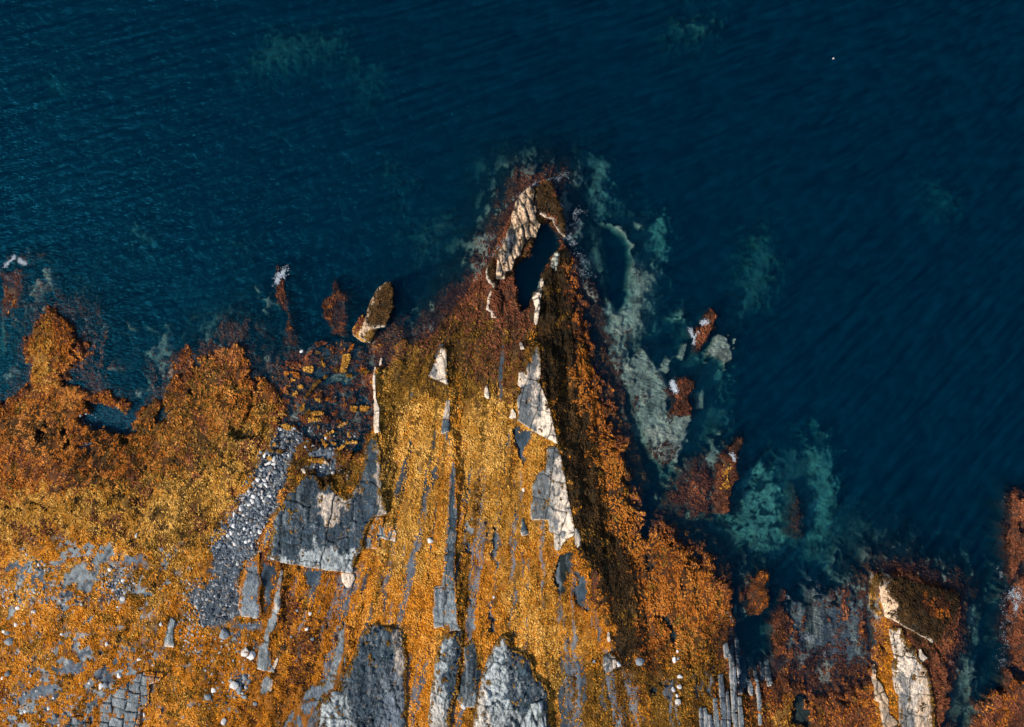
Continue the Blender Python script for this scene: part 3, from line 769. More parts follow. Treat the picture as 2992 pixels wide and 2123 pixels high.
def rock(name, label, poly, cls, lift=.3, zones=(), joints=None, crack=.05, res=.075, rough=.07, warp=.08, bevel=.12, plane=None,
         category='rock', group=None, tilt=.06, weed=0, part='block', seed=0, streak=(1.8, .5), drop=.5, rim=.8, fringe=None, fw=.32):
    """a rock outcrop: its top follows the dip of the beds, its walls go down into the ground; split along its joints into blocks"""
    xs = [p[0] for p in poly]
    ys = [p[1] for p in poly]
    gx = np.arange(min(xs) - .3, max(xs) + .3, res)
    gy = np.arange(min(ys) - .3, max(ys) + .3, res)
    x, y = np.meshgrid(gx, gy)
    wx = x + warp * fbm(x * 1.1, y * 1.1, 4, 200 + seed)
    wy = y + warp * fbm(x * 1.1, y * 1.1, 4, 230 + seed)
    sd = sdf(poly, wx, wy)
    inside = sd > 0
    # blocks
    if joints:
        ang, a, b, kind = joints
        ca, sa = math.cos(ang), math.sin(ang)
        jx, jy = x + .12 * a * fbm(x * .8, y * .8, 3, 260 + seed), y + .12 * b * fbm(x * .8, y * .8, 3, 270 + seed)
        u, v = jx * ca + jy * sa, -jx * sa + jy * ca
        if kind == 'brick':
            col_ = np.floor(u / a)
            off = (np.sin(col_ * 12.9898 + seed) * 43758.5453) % 1.0
            vv = v / b + off
            row = np.floor(vv)
            off2 = (np.sin(row * 7.13 + col_ * 3.77 + seed) * 1753.545) % 1.0
            ids = (col_ * 1000 + row).astype(int)
            fu, fv = u / a - col_, vv - row
            edge = np.minimum(np.minimum(fu, 1 - fu) * a, np.minimum(fv, 1 - fv) * b)
        else:
            un, vn_ = u / a, v / b
            cu, cv = np.floor(un), np.floor(vn_)
            f1 = np.full(x.shape, 9.0)
            f2 = np.full(x.shape, 9.0)
            ids = np.zeros(x.shape, int)
            for du in (-1, 0, 1):
                for dv in (-1, 0, 1):
                    qu, qv = cu + du, cv + dv
                    h1 = (np.sin(qu * 127.1 + qv * 311.7 + seed) * 43758.5453) % 1.0
                    h2 = (np.sin(qu * 269.5 + qv * 183.3 + seed) * 43758.5453) % 1.0
                    d = np.hypot(qu + .15 + .7 * h1 - un, qv + .15 + .7 * h2 - vn_)
                    new = d < f1
                    f2 = np.where(new, f1, np.minimum(f2, d))
                    ids = np.where(new, (qu * 1000 + qv).astype(int), ids)
                    f1 = np.where(new, d, f1)
            edge = (f2 - f1) * .5 * min(a, b)
    else:
        ids = np.zeros(x.shape, int)
        edge = np.full(x.shape, 9.0)
    keep = inside
    jit = (np.sin(ids * 91.17 + seed) * 4375.85) % 1.0
    jit2 = (np.sin(ids * 37.7 + seed) * 937.85) % 1.0
    jit3 = (np.sin(ids * 57.3 + seed) * 1537.85) % 1.0
    zt = (plane[0] + plane[1] * (x - np.mean(xs)) + plane[2] * (y - np.mean(ys))) if plane else grid_at(ZS, x, y)
    ru = fbm(x * streak[0], y * streak[1], 4, 300 + seed, .6)
    rz = zt + lift + rough * ru + rough * .7 * fbm(x * 2.4, y * 2.4, 4, 310 + seed, .6) - bevel * np.exp(-np.maximum(sd, 0) / (.09 + bevel * .5)) - (.03 + 1.6 * crack) * sstep(.06 + crack, 0, edge)
    rz = rz - rough * .9 * sstep(.72, 1, 1 - np.abs(fbm(x * 1.5, y * .9, 4, 380 + seed, .6)) * 2.5)
    if joints:
        rz = rz + tilt * (jit - .5) * 2 + tilt * .6 * ((jit2 - .5) * np.sin(x * 2.1) + (jit3 - .5) * np.sin(y * 2.1))
    # snap the outline to the contour
    gyy, gxx = np.gradient(sd, res)
    gn = np.maximum(np.hypot(gxx, gyy), .3)
    # colours
    Wn = np.zeros((len(NAMES),) + x.shape, np.float32)
    Wn[CI[cls]] = 1
    en = fbm(x * 1.6, y * 1.0, 4, 320 + seed, .62)
    for zpoly, zc, zk, zamp in zones:
        if zpoly is None:
            w = sstep(-.1, .25, en - zamp) * zk
        elif isinstance(zpoly, str):
            # 'w'/'e'/'s'/'n' side, zamp = fraction of width where it changes
            f = (x - min(xs)) / (max(xs) - min(xs)) if zpoly in 'we' else (y - min(ys)) / (max(ys) - min(ys))
            f = f if zpoly in 'ws' else 1 - f
            w = sstep(.12, -.12, f - zamp + en * .3) * zk
        else:
            w = sstep(-.2, .2, sdf(zpoly, wx, wy) + en * zamp) * zk
        Wn *= (1 - w)
        Wn[CI[zc]] += w
    # flecks and hairline veins in the bare rock, sunlit look painted as pale rims on the sunward edges
    hard = Wn[CI['slate']] + Wn[CI['grey']] + Wn[CI['mauve']]
    v_ = 1 - np.abs(fbm(x * 1.1 + .4 * en, y * .8, 4, 360 + seed, .65)) * 2.2
    put_ = lambda w, c: (Wn.__imul__((1 - w).astype(np.float32)), Wn[CI[c]].__iadd__(w.astype(np.float32)))
    fl = fbm(x * 1.4, y * .75, 5, 370 + seed, .7)
    put_(hard * sstep(.4, .95, fl) * .5, 'grey')
    put_(hard * sstep(.2, .7, -fl) * .55, 'bed')
    put_(hard * sstep(.93, .99, v_) * .4, 'pale')
    put_(Wn[CI['pale']] * sstep(.86, .97, v_) * .55, 'slate')
    put_(Wn[CI['pale']] * sstep(.35, .8, -fl) * .5, 'grey')
    put_(Wn[CI['tan']] * sstep(.86, .97, v_) * .5, 'dark')
    put_(Wn[CI['tan']] * sstep(.3, .8, -fl) * .5, 'dark')
    put_(hard * sstep(.35, .75, fbm(x * 2.6, y * .22, 4, 390 + seed, .6)) * .45, 'grey')
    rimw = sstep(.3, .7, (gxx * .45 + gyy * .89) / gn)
    if fringe:
        put_(np.clip(sstep(fw, .02, sd + en * fw * .9) * (1 - .8 * rimw) * .95 + sstep(.6, .75, en) * .6, 0, 1), fringe)
        weed = weed or 90
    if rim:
        put_(sstep(.14, .05, sd) * sstep(.25, .7, (gxx * .45 + gyy * .89) / gn) * rim, 'pale')  # sunlight on the sun-facing edges put into the colour as a pale band
    if joints:
        put_(.85 * sstep(.055 + crack * .7, .01, edge), 'bed')
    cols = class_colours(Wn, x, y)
    cols *= (1 + .22 * (jit - .5))[..., None] if joints else 1
    nj, ni = x.shape
    fkeep = keep[:-1, :-1] & keep[1:, :-1] & keep[:-1, 1:] & keep[1:, 1:]
    fid = ids[:-1, :-1]
    same = (ids[:-1, 1:] == fid) & (ids[1:, :-1] == fid) & (ids[1:, 1:] == fid)
    if not fkeep.any():
        return None
    gz = grid_at(Z, x, y)
    wob = fbm(x * 3.1, y * 3.1, 2, 340 + seed) * .05
    root = empty(name, (float(np.mean(xs)), float(np.mean(ys)), float(np.median(gz[inside]))), label=label, category=category, kind='thing')
    if group:
        root['group'] = group
    rl = np.array(root.location, np.float32)
    idg = np.arange(nj * ni).reshape(nj, ni)
    uniq, counts = np.unique(fid[fkeep], return_counts=True)
    FX, FY, FZ = x.ravel(), y.ravel(), rz.ravel()
    pieces = []
    for bid, cnt in zip(uniq, counts):
        if cnt < 6:
            continue
        m0 = fkeep & (fid == bid)
        pieces.extend(components(m0))
    for m in pieces:
        jj, ii = np.nonzero(m)
        q = np.stack([idg[jj, ii], idg[jj, ii + 1], idg[jj + 1, ii + 1], idg[jj + 1, ii]], -1)
        used, inv = np.unique(q, return_inverse=True)
        q = inv.reshape(-1, 4)
        # outline snapping
        vx, vy, vz = FX[used].copy(), FY[used].copy(), FZ[used].copy()
        s_ = sd.ravel()[used]
        near = s_ < res * 1.3
        mv = np.where(near, np.clip(s_, 0, res * 1.3), 0)
        vx -= mv * gxx.ravel()[used] / gn.ravel()[used] * .9
        vy -= mv * gyy.ravel()[used] / gn.ravel()[used] * .9
        top = np.stack([vx, vy, vz], -1)
        nt_ = len(top)
        ctop = cols.reshape(-1, 3)[used]
        # walls on the border edges, in three courses with a little relief
        mp = np.pad(m, 1)
        walls = []
        for dj, di, (a0, a1), (b0, b1) in ((0, -1, (1, 0), (0, 0)), (0, 1, (0, 1), (1, 1)), (-1, 0, (0, 0), (0, 1)), (1, 0, (1, 1), (1, 0))):
            open_ = ~mp[jj + 1 + dj, ii + 1 + di]
            walls.append(np.stack([idg[jj[open_] + a0, ii[open_] + a1], idg[jj[open_] + b0, ii[open_] + b1]], -1))
        we = np.concatenate(walls)
        wu, winv = np.unique(we, return_inverse=True)
        we = winv.reshape(-1, 2)
        pos = np.searchsorted(used, wu)
        t0 = top[pos]
        zb = np.minimum(gz.ravel()[wu], t0[:, 2]) - drop
        rings, rc = [], []
        gxn, gyn = gxx.ravel()[wu] / gn.ravel()[wu], gyy.ravel()[wu] / gn.ravel()[wu]
        wv = fbm(t0[:, 0] * 4, t0[:, 1] * 4, 2, 350 + seed)
        for f_, o_ in ((0, 0), (.4, .03), (1.0, .06)):
            rg = t0.copy()
            rg[:, 2] = t0[:, 2] * (1 - f_) + zb * f_
            k_ = o_ * (1 + 1.5 * wv) * (s_[pos] < res * 2.2)
            rg[:, 0] -= gxn * k_
            rg[:, 1] -= gyn * k_
            rings.append(rg)
            rc.append(ctop[pos])
        nw = len(wu)
        qs = [q]
        for r_ in range(2):
            o0, o1 = nt_ + r_ * nw, nt_ + (r_ + 1) * nw
            qs.append(np.stack([we[:, 0] + o0, we[:, 0] + o1, we[:, 1] + o1, we[:, 1] + o0], -1)[:, ::-1])
        V = np.concatenate([top] + rings) - rl
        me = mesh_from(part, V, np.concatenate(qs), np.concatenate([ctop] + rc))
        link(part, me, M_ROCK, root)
    # mark ground under it
    i0 = int((min(xs) - GX0) / DX + OX)
    i1 = int((max(xs) - GX0) / DX + OX) + 2
    j0 = int((min(ys) - GY0) / DX + OY)
    j1 = int((max(ys) - GY0) / DX + OY) + 2
    sub = (slice(max(j0, 0), max(j1, 0)), slice(max(i0, 0), max(i1, 0)))
    if ROCKMASK[sub].size:
        ROCKMASK[sub] |= sdf(poly, X[sub], Y[sub]) > .03
    if weed:
        wk = [Wn[CI[k]] for k in FROND]
        tot = sum(wk)
        n = int(len(gx) * res * len(gy) * res * weed)
        pxx = RNG.uniform(min(xs), max(xs), n)
        pyy = RNG.uniform(min(ys), max(ys), n)
        ii = np.clip(((pxx - gx[0]) / res).astype(int), 0, ni - 1)
        jj = np.clip(((pyy - gy[0]) / res).astype(int), 0, nj - 1)
        ok = (keep[jj, ii]) & (sd[jj, ii] > .05) & (RNG.random(n) < tot[jj, ii] * .9)
        pxx, pyy, ii, jj = pxx[ok], pyy[ok], ii[ok], jj[ok]
        if len(pxx) > 10:
            stack = np.stack([w_[jj, ii] for w_ in wk])
            ci = stack.argmax(0)
            V, Q, cc = frond_mesh(pxx, pyy, rz[jj, ii], ci)
            link('seaweed', mesh_from('seaweed', V - rl, Q, cc, smooth=False), M_WEED, root, kind='stuff')
    return root


R_ = math.radians
# ------------------------------------------------------------------ outcrops, large to small
BIG = P('E', [(890, 1000), (960, 950), (1040, 930), (1100, 990), (1115, 1060), (1190, 1000), (1260, 1110), (1340, 1140), (1430, 1060),
              (1465, 920), (1505, 800), (1525, 660), (1605, 540), (1650, 640), (1672, 860), (1680, 1090), (1740, 1290), (1612, 1312),
              (1550, 1430), (1500, 1560)]) + P('F', [(1450, 0), (1392, 40), (1352, 140), (1342, 218), (1100, 190), (850, 150), (640, 106), (566, 96), (590, 0)]) + \
      P('E', [(650, 1420), (682, 1262), (732, 1222), (800, 1090)])
rock('rock_slab', 'broad dark grey slab with a straight pale lower edge beside the pebble band', BIG, 'slate', .55,
     [(P('E', [(1100, 1100), (1260, 1100), (1420, 1080), (1350, 1250), (1180, 1400), (1080, 1330)]), 'pale', .85, .7),
      (P('F', [(560, 130), (590, 20), (800, 75), (970, 20), (1000, -60), (1080, 0), (1400, 10), (1340, 220), (900, 160)]), 'ash', .85, 1.1),
      (P('E', [(640, 1200), (700, 1180), (700, 1600), (600, 1600)]), 'grey', .7, .5),
      (P('E', [(1640, 560), (1690, 800), (1720, 1300), (1640, 1290), (1630, 900)]), 'pale', .55, .5),
      (P('E', [(1190, 1000), (1310, 980), (1400, 1060), (1260, 1110)]), 'dark', .9, .5)],
     (R_(-8), 2.2, 3.9, 'brick'), .06, .085, .12, .09, .12, tilt=.12, fringe='olive', seed=1, drop=.8)
rock('rock_hump', 'rounded grey rock with pale rough left side at the bottom edge',
     P('I', [(815, 770), (875, 785), (898, 880), (1000, 940), (1090, 990), (1110, 1130), (1200, 1200), (1252, 1290), (1250, 1500), (1240, 1760), (560, 1760), (575, 1500), (620, 1300), (655, 1110), (720, 950), (765, 840)]),
     'slate', .6, [('w', 'ash', .9, .45), (P('I', [(560, 1700), (575, 1490), (640, 1200), (700, 1300), (700, 1500), (760, 1700)]), 'pale', .55, .7), (None, 'gravel', .5, .35)],
     (R_(-10), 2.2, 3.6, 'vor'), .02, .085, .22, .1, .30, fringe='olive', seed=2, streak=(1.2, .7), drop=.8, tilt=.05)
rock('ribbed_rock', 'small ribbed pale knob beside a dark shadow at the bottom edge',
     P('I', [(1090, 1380), (1190, 1360), (1225, 1450), (1222, 1700), (1090, 1730), (975, 1640), (1000, 1540), (1060, 1480)]),
     'ash', 1.3, [(None, 'slate', .6, .1)], (R_(5), .55, 2.6, 'vor'), .05, .08, .15, .06, .3, seed=3)
rock('rock_hump', 'narrow pale grey rock ridge just left of the rounded rock, bottom edge',
     P('I', [(350, 755), (470, 748), (470, 900), (442, 1100), (432, 1290), (360, 1500), (345, 1760), (150, 1760), (168, 1450), (200, 1200), (240, 950), (275, 840)]),
     'slate', .5, [('w', 'ash', .9, .5), (P('I', [(150, 1750), (165, 1440), (210, 1200), (270, 1300), (330, 1480), (340, 1760)]), 'pale', .45, .6)],
     (R_(-7), 2.0, 3.6, 'vor'), .02, .08, .16, .08, .26, fringe='olive', seed=4, drop=.7)
rock('rock_slab', 'low dark slab wedged between two pale ridges near the bottom edge',
     P('I', [(485, 890), (560, 795), (602, 890), (612, 1075), (655, 1090), (620, 1250), (588, 1440), (500, 1430), (415, 1375), (450, 1180), (490, 1040)]),
     'slate', .28, [('s', 'grey', .6, .25), (None, 'olive', .5, .45)], (R_(-12), 1.3, 2.8, 'vor'), .03, .08, .12, .08, .18, fringe='olive', fw=.13, seed=5)
rock('rock_hump', 'large mottled dark rock with a whitish strip down its right side',
     P('F', [(1405, 800), (1470, 720), (1535, 672), (1625, 708), (1800, 735), (1832, 1000), (1825, 1760), (1000, 1760), (1030, 1500), (1085, 1340), (1240, 1260), (1290, 1090), (1380, 900)]),
     'slate', .5, [(P('F', [(1020, 1760), (1030, 1480), (1100, 1330), (1300, 1330), (1350, 1600), (1300, 1760)]), 'ash', .95, .8),
                   (P('F', [(1690, 720), (1810, 740), (1830, 1150), (1740, 1180), (1720, 900)]), 'pale', .55, .5), (None, 'gravel', .7, .2),
                   (P('F', [(1640, 1100), (1820, 1150), (1820, 1760), (1560, 1760)]), 'mauve', .8, .5)],
     (R_(-6), 2.6, 3.6, 'vor'), .02, .085, .2, .1, .28, fringe='olive', seed=6, streak=(1.4, .8), drop=.8)
rock('rock_slab', 'long narrow blue grey slab running down the middle of the golden weed',
     P('S', [(610, 1060), (626, 1070), (630, 1200), (640, 1450), (640, 1560)]) + P('I', [(405, 0), (408, 200), (412, 400), (432, 680), (462, 745), (340, 736), (280, 705), (212, 722), (205, 560), (216, 342), (290, 334), (302, 150), (312, 20)]) +
     P('S', [(560, 1560), (575, 1330), (580, 1190), (600, 1130)]),
     'slate', .3, [('s', 'grey', .75, .12), (None, 'grey', .6, .15)], (R_(-3), 2.6, 3.4, 'brick'), .04, .07, .06, .05, .09, fringe='amber', fw=.13, seed=7)
rock('rock_slab', 'white slab along the ridge crest with a dark glinting lower side',
     P('S', [(1225, 160), (1240, 210), (1275, 150), (1288, 240), (1298, 330), (1285, 450), (1322, 530), (1370, 680), (1395, 800), (1432, 932), (1260, 840), (1118, 750), (1113, 570), (1140, 490), (1120, 470), (1122, 370), (1180, 365), (1200, 280), (1220, 300)]),
     'pale', .35, [('w', 'slate', .92, .50), (P('S', [(1115, 370), (1190, 360), (1190, 470), (1115, 480)]), 'pale', .8, .4), (P('S', [(1230, 200), (1250, 190), (1245, 250)]), 'dark', 1, .2)],
     (R_(-14), 1.7, 2.4, 'brick'), .045, .07, .08, .06, .08, fringe='olive', fw=.13, seed=8, drop=.7)
rock('rock_slab', 'long white crest slab with a bluish square-ended left half below the diagonal step',
     P('S', [(1345, 945), (1435, 945), (1460, 1080), (1485, 1180), (1500, 1290), (1525, 1400), (1548, 1560)]) + P('H', [(1398, 1400), (1402, 1490), (1340, 1530), (1300, 1580), (1270, 1630), (1236, 1624), (1235, 1492), (1196, 1480), (1182, 1372), (1036, 1376), (1036, 1240), (1052, 1080), (1080, 990), (1130, 950), (1165, 935)]),
     'pale', .32, [('w', 'slate', .9, .62), (None, 'grey', .5, .25)], (R_(-8), 1.75, 2.6, 'brick'), .05, .07, .08, .06, .08, fringe='olive', fw=.13, seed=9, drop=.7)
rock('rock_sliver', 'short white sliver of rock at the foot of the crest slabs',
     P('H', [(1410, 1412), (1448, 1470), (1468, 1560), (1425, 1605), (1408, 1560)]), 'pale', .3, [('w', 'grey', .7, .3)], None, seed=10)
rock('rock_tongue', 'shell-shaped white-rimmed rock at the lower end of the dark slope',
     P('I', [(1745, 965), (1795, 930), (1862, 985), (1866, 1060), (1805, 1120), (1738, 1098)]), 'slate', .35, [('e', 'pale', .8, .4), (None, 'pale', .6, .2)], (R_(20), .9, 1.5, 'vor'), .03, .065, .06, .05, .12, fringe='olive', fw=.13, seed=11)
rock('rock_sliver', 'thin white spike of rock above the shell-shaped rock',
     P('I', [(1768, 690), (1785, 740), (1808, 815), (1778, 828), (1770, 770)]), 'pale', .3, (), None, seed=12)
rock('rock_slab', 'cream triangular slab with a bright straight lower rim on the headland',
     P('S', [(510, 168), (548, 180), (560, 300), (562, 400), (572, 472), (408, 398), (440, 340), (470, 260)]), 'pale', .4,
     [(P('S', [(408, 398), (455, 300), (490, 420), (520, 455)]), 'slate', .8, .4)], (R_(10), 1.6, 2.2, 'brick'), .03, .07, .06, .05, .08, fringe='olive', fw=.13, seed=13)
rock('rock_sliver', 'blue and white sliver below the cream triangular slab',
     P('S', [(570, 560), (585, 566), (580, 830), (522, 858), (518, 832), (535, 700), (548, 610)]), 'slate', .28, [('n', 'pale', .85, .45)], (R_(0), 2, 1.9, 'brick'), .03, .07, .05, .05, .07, seed=14)
rock('rock_sliver', 'tiny blue sliver in the golden weed under the longer sliver',
     P('S', [(585, 880), (598, 885), (590, 940), (573, 935)]), 'slate', .22, (), None, seed=15)
rock('rock_sliver', 'small forked white rock between triangular slab and crest slab',
     P('S', [(876, 462), (890, 520), (892, 580), (872, 572), (855, 560), (860, 510)]), 'pale', .35, (), None, seed=16)
rock('rock_sliver', 'bright lacy white rock just left of the dark glinting slab',
     P('S', [(1075, 655), (1100, 690), (1108, 735), (1090, 725), (1080, 740), (1052, 725), (1065, 690)]), 'pale', .35, [(None, 'olive', .8, .25)], None, seed=17)
rock('rock_sliver', 'thin upright white edge left of the crest slab top',
     P('S', [(1130, 130), (1152, 140), (1172, 190), (1142, 195)]), 'pale', .35, (), None, seed=18)
rock('rock_sliver', 'small grey notched slab beside the square-ended slab in the weed',
     P('H', [(960, 1355), (985, 1390), (995, 1450), (1022, 1495), (965, 1518), (946, 1480)]), 'slate', .25, [('s', 'pale', .5, .2)], None, seed=19)
rock('rock_ridge', 'knobbly white rock spine along the right side of the still pool',
     P('G', [(1060, 930), (1050, 990), (1040, 1060), (1020, 1160), (1012, 1260), (1000, 1345), (982, 1355), (975, 1270), (985, 1200), (965, 1140), (975, 1090), (1010, 1020)]),
     'pale', .55, [(None, 'dark', .8, .3)], (R_(75), 1.3, .9, 'vor'), .05, .065, .12, .07, .2, seed=20)
rock('rock_ridge', 'dark ribbed rock spine at the head of the still pool',
     P('G', [(1150, 765), (1175, 790), (1165, 860), (1150, 930), (1110, 890), (1115, 830)]), 'crust', .4, [(None, 'dark', .8, .0)], (R_(70), .8, .9, 'vor'), .05, .065, .12, .07, .2, seed=21, weed=40)
# the blocky rock at the tip of the headland
TIP = P('G', [(945, 255), (890, 300), (835, 380), (805, 470), (795, 560), (760, 605), (742, 690), (695, 770), (684, 880), (674, 985), (738, 992), (755, 925),
              (800, 920), (818, 830), (868, 800), (900, 720), (945, 655), (985, 650), (1000, 600), (1028, 555), (985, 500), (992, 440), (965, 360), (985, 290)])
rock('sea_rock', 'tan blocky rock at the seaward tip of the headland, split by many joints', TIP, 'tan', .1,
     [(P('G', [(765, 605), (830, 610), (835, 700), (815, 790), (750, 850), (735, 800), (750, 700)]), 'slate', .95, .3), (P('G', [(690, 860), (720, 850), (720, 930), (685, 930)]), 'slate', .8, .3),
      (P('G', [(880, 700), (960, 640), (940, 760), (870, 810)]), 'dark', .9, .3), (P('G', [(940, 250), (1000, 300), (1000, 500), (950, 420)]), 'dark', .6, .6), (None, 'dark', .5, .45)],
     (R_(16), .75, 2.1, 'vor'), .10, .065, .2, .08, .26, plane=(1.3, -.05, -.01), tilt=.16, seed=22, drop=1.6, weed=25)
ARCH = P('G', [(990, 270), (1060, 215), (1110, 195), (1140, 290), (1172, 360), (1205, 430), (1222, 560), (1232, 650), (1185, 630), (1135, 560), (1115, 512), (1060, 500), (1000, 450), (985, 360)])
rock('sea_rock', 'dark weedy rock arm curving round the top of the still pool', ARCH, 'dark', .1,
     [(P('G', [(985, 430), (1060, 475), (1120, 510), (1125, 525), (1050, 510), (985, 460)]), 'pale', .9, .15), (None, 'rust', .5, .2)],
     (R_(30), 2.2, 2.8, 'vor'), .06, .075, .2, .12, .3, plane=(.75, .02, -.02), seed=23, drop=1.6, weed=90)
rock('rock_ledge', 'thin cream-edged ledge below the blocky tip rock',
     P('G', [(605, 880), (640, 830), (660, 900), (655, 990), (690, 1010), (660, 1060), (645, 1035), (597, 992)]), 'dark', .42, [(P('G', [(590, 980), (605, 860), (612, 985), (660, 1020), (650, 1050)]), 'pale', .9, .1)], None, seed=24, weed=70)
rock('rock_ledge', 'lower cream-edged ledge curving down from the tip rock',
     P('G', [(640, 1075), (700, 1080), (720, 1200), (680, 1290), (640, 1285), (635, 1250), (600, 1225), (608, 1140)]), 'rust', .40, [(P('G', [(640, 1065), (650, 1080), (622, 1150), (620, 1220), (650, 1260), (650, 1295), (590, 1230), (605, 1130)]), 'pale', .95, .08)], None, seed=25, weed=90)
ISL = P('D', [(1712, 722), (1752, 735), (1780, 800), (1772, 950), (1735, 1080), (1700, 1150), (1625, 1165), (1595, 1240), (1555, 1305), (1470, 1260), (1450, 1215), (1500, 1110), (1535, 960), (1625, 790)])
rock('sea_rock', 'boat-shaped islet with a cream left edge standing off the shore', ISL, 'dark', .1,
     [(P('D', [(1710, 730), (1640, 790), (1550, 960), (1510, 1090), (1440, 1220), (1540, 1290), (1590, 1200), (1590, 1150), (1530, 1110), (1560, 980), (1640, 830)]), 'tan', .95, .12),
      (P('D', [(1590, 1150), (1640, 1130), (1700, 1140), (1690, 1160), (1600, 1175)]), 'pale', .8, .1), (P('D', [(1520, 1200), (1590, 1190), (1560, 1300), (1480, 1260)]), 'olive', .7, .4)],
     (R_(-25), 2.6, 5.2, 'vor'), .03, .07, .1, .07, .14, plane=(.75, .06, .01), seed=26, drop=2.2, weed=110)
rock('rock_ledge', 'weedy lower shelf on the left foot of the boat-shaped islet',
     P('D', [(1420, 1100), (1480, 1030), (1500, 1090), (1460, 1200), (1475, 1260), (1540, 1300), (1470, 1290), (1395, 1225), (1392, 1180)]), 'gold', .1, [(None, 'rust', .8, .0)], None, plane=(.15, 0, 0), seed=27, drop=1.5, weed=110)
rock('sea_rock', 'fan-shaped weedy rock with a cracked white strip near the right edge',
     P('N', [(560, 255), (610, 232), (652, 255), (690, 305), (720, 268), (800, 290), (935, 340), (1090, 375), (1290, 430), (1292, 545), (1220, 640), (1150, 730), (1080, 860), (1040, 870), (900, 780), (770, 712), (740, 690), (600, 630), (572, 460), (555, 350)]), 'dark', .45,
     [(P('N', [(545, 340), (605, 330), (640, 450), (725, 520), (700, 640), (750, 700), (590, 640), (565, 450)]), 'tan', .95, .22), (P('N', [(600, 225), (660, 260), (640, 340), (580, 340)]), 'pale', .7, .4),
      (P('N', [(900, 420), (1100, 430), (1250, 560), (1050, 640), (900, 520)]), 'flame', .8, .9), (P('N', [(950, 790), (1060, 860), (1040, 880), (930, 800)]), 'pale', .8, .15)],
     (R_(-12), 2.4, 4.0, 'vor'), .03, .08, .1, .08, .16, seed=28, drop=1.6, weed=110)
rock('rock_ledge', 'narrow mustard weedy shelf on the left of the fan-shaped rock',
     P('N', [(545, 240), (490, 300), (478, 480), (490, 590), (560, 640), (680, 690), (740, 705), (600, 640), (572, 470), (548, 350)]), 'olive', .2, [(None, 'gold', .6, .2)], None, seed=29, drop=1.2, weed=110)
rock('rock_slab', 'tall cracked cream slab running off the bottom right of the picture',
     P('N', [(650, 735), (745, 722), (785, 860), (870, 910), (885, 980), (925, 1050), (1000, 1120), (1025, 1300), (1055, 1480), (1060, 1760), (720, 1760), (722, 1340), (690, 1300), (672, 1110), (692, 1000), (662, 850)]), 'pale', .5,
     [('e', 'tan', .8, .3), (P('N', [(730, 1130), (800, 1150), (830, 1300), (760, 1330), (860, 1520), (900, 1760), (760, 1760), (720, 1300)]), 'slate', .75, .7), (P('N', [(770, 890), (840, 880), (870, 960), (770, 960)]), 'dark', .9, .4), (None, 'grey', .5, .35)],
     (R_(-10), 2.3, 1.9, 'brick'), .03, .07, .09, .07, .10, fringe='olive', seed=30, drop=1.2)
rock('rock_sliver', 'slim cream rock strip left of the tall cracked slab',
     P('N', [(505, 1085), (532, 1070), (525, 1190), (572, 1240), (622, 1370), (640, 1500), (705, 1570), (710, 1760), (585, 1760), (552, 1400), (515, 1385), (505, 1200)]), 'tan', .35, [(None, 'grey', .4, .3)], (R_(-10), 1.6, 2.0, 'vor'), .03, .07, .07, .06, .09, seed=31)
rock('rock_sliver', 'forked cream remnant on the dark weed right of the tall slab',
     P('N', [(905, 890), (930, 930), (960, 980), (990, 1010), (930, 1040), (905, 1000), (920, 960)]), 'pale', .42, (), None, seed=32)
# smooth bands beside the pebbles
rock('rock_slab', 'smooth mauve rock band between pebbles and the dark gully',
     P('E', [(690, 1260), (655, 1420), (600, 1600)]) + P('F', [(500, 40), (500, 160), (522, 320), (498, 470), (525, 590), (470, 630), (400, 615), (340, 610), (312, 560), (330, 300), (390, 130), (480, 60)]) + P('E', [(540, 1560), (590, 1420)]),
     'mauve', .35, [('s', 'grey', .5, .2)], (R_(-6), 3.0, 5.0, 'brick'), .02, .08, .06, .08, .14, fringe='amber', seed=33)
rock('rock_slab', 'grey strip of bedrock with a squared white-edged end in the amber weed',
     P('F', [(690, 180), (712, 200), (700, 380), (690, 520), (672, 640), (640, 720), (602, 760), (592, 900), (606, 960), (604, 1040), (640, 1118), (560, 1108), (470, 1090), (472, 1000), (520, 830), (560, 700), (610, 560), (660, 350)]),
     'grey', .25, [('e', 'pale', .6, .12), ('n', 'amber', .5, .2)], (R_(-14), 1.8, 3.2, 'vor'), .03, .075, .06, .07, .09, fringe='amber', fw=.13, seed=34, weed=40)
rock('rock_slab', 'small scoop-shaped grey slab below the squared strip',
     P('F', [(560, 1135), (630, 1190), (612, 1280), (545, 1340), (480, 1362), (505, 1240)]), 'grey', .22, [('e', 'pale', .5, .2)], None, fringe='amber', fw=.13, seed=35)
rock('rock_sliver', 'white tooth of rock in the amber weed by the squared strip',
     P('F', [(660, 975), (668, 1000), (640, 1095), (618, 1085), (630, 1020)]), 'pale', .25, (), None, seed=36)
rock('rock_slab', 'blue grey band of rock along the left of the mottled rock',
     P('F', [(1242, 665), (1295, 645), (1285, 800), (1300, 960), (1285, 1060), (1240, 1240), (1090, 1330), (1030, 1480), (960, 1760), (640, 1760), (700, 1560), (820, 1440), (900, 1290), (985, 1200), (1090, 1200), (1150, 1050), (1195, 850)]),
     'mauve', .16, [(None, 'grey', .7, .1), (P('F', [(900, 1480), (1000, 1400), (980, 1700), (900, 1760)]), 'slate', .6, .6)], (R_(-22), 2.0, 4.2, 'vor'), .03, .085, .07, .1, .10, fringe='olive', seed=37)
rock('rock_slab', 'patchy white rock flake at the lower right corner of the broad slab',
     P('F', [(1235, 215), (1345, 225), (1365, 270), (1325, 340), (1290, 350), (1250, 300)]), 'pale', .3, [(None, 'amber', .5, .4)], None, seed=38)
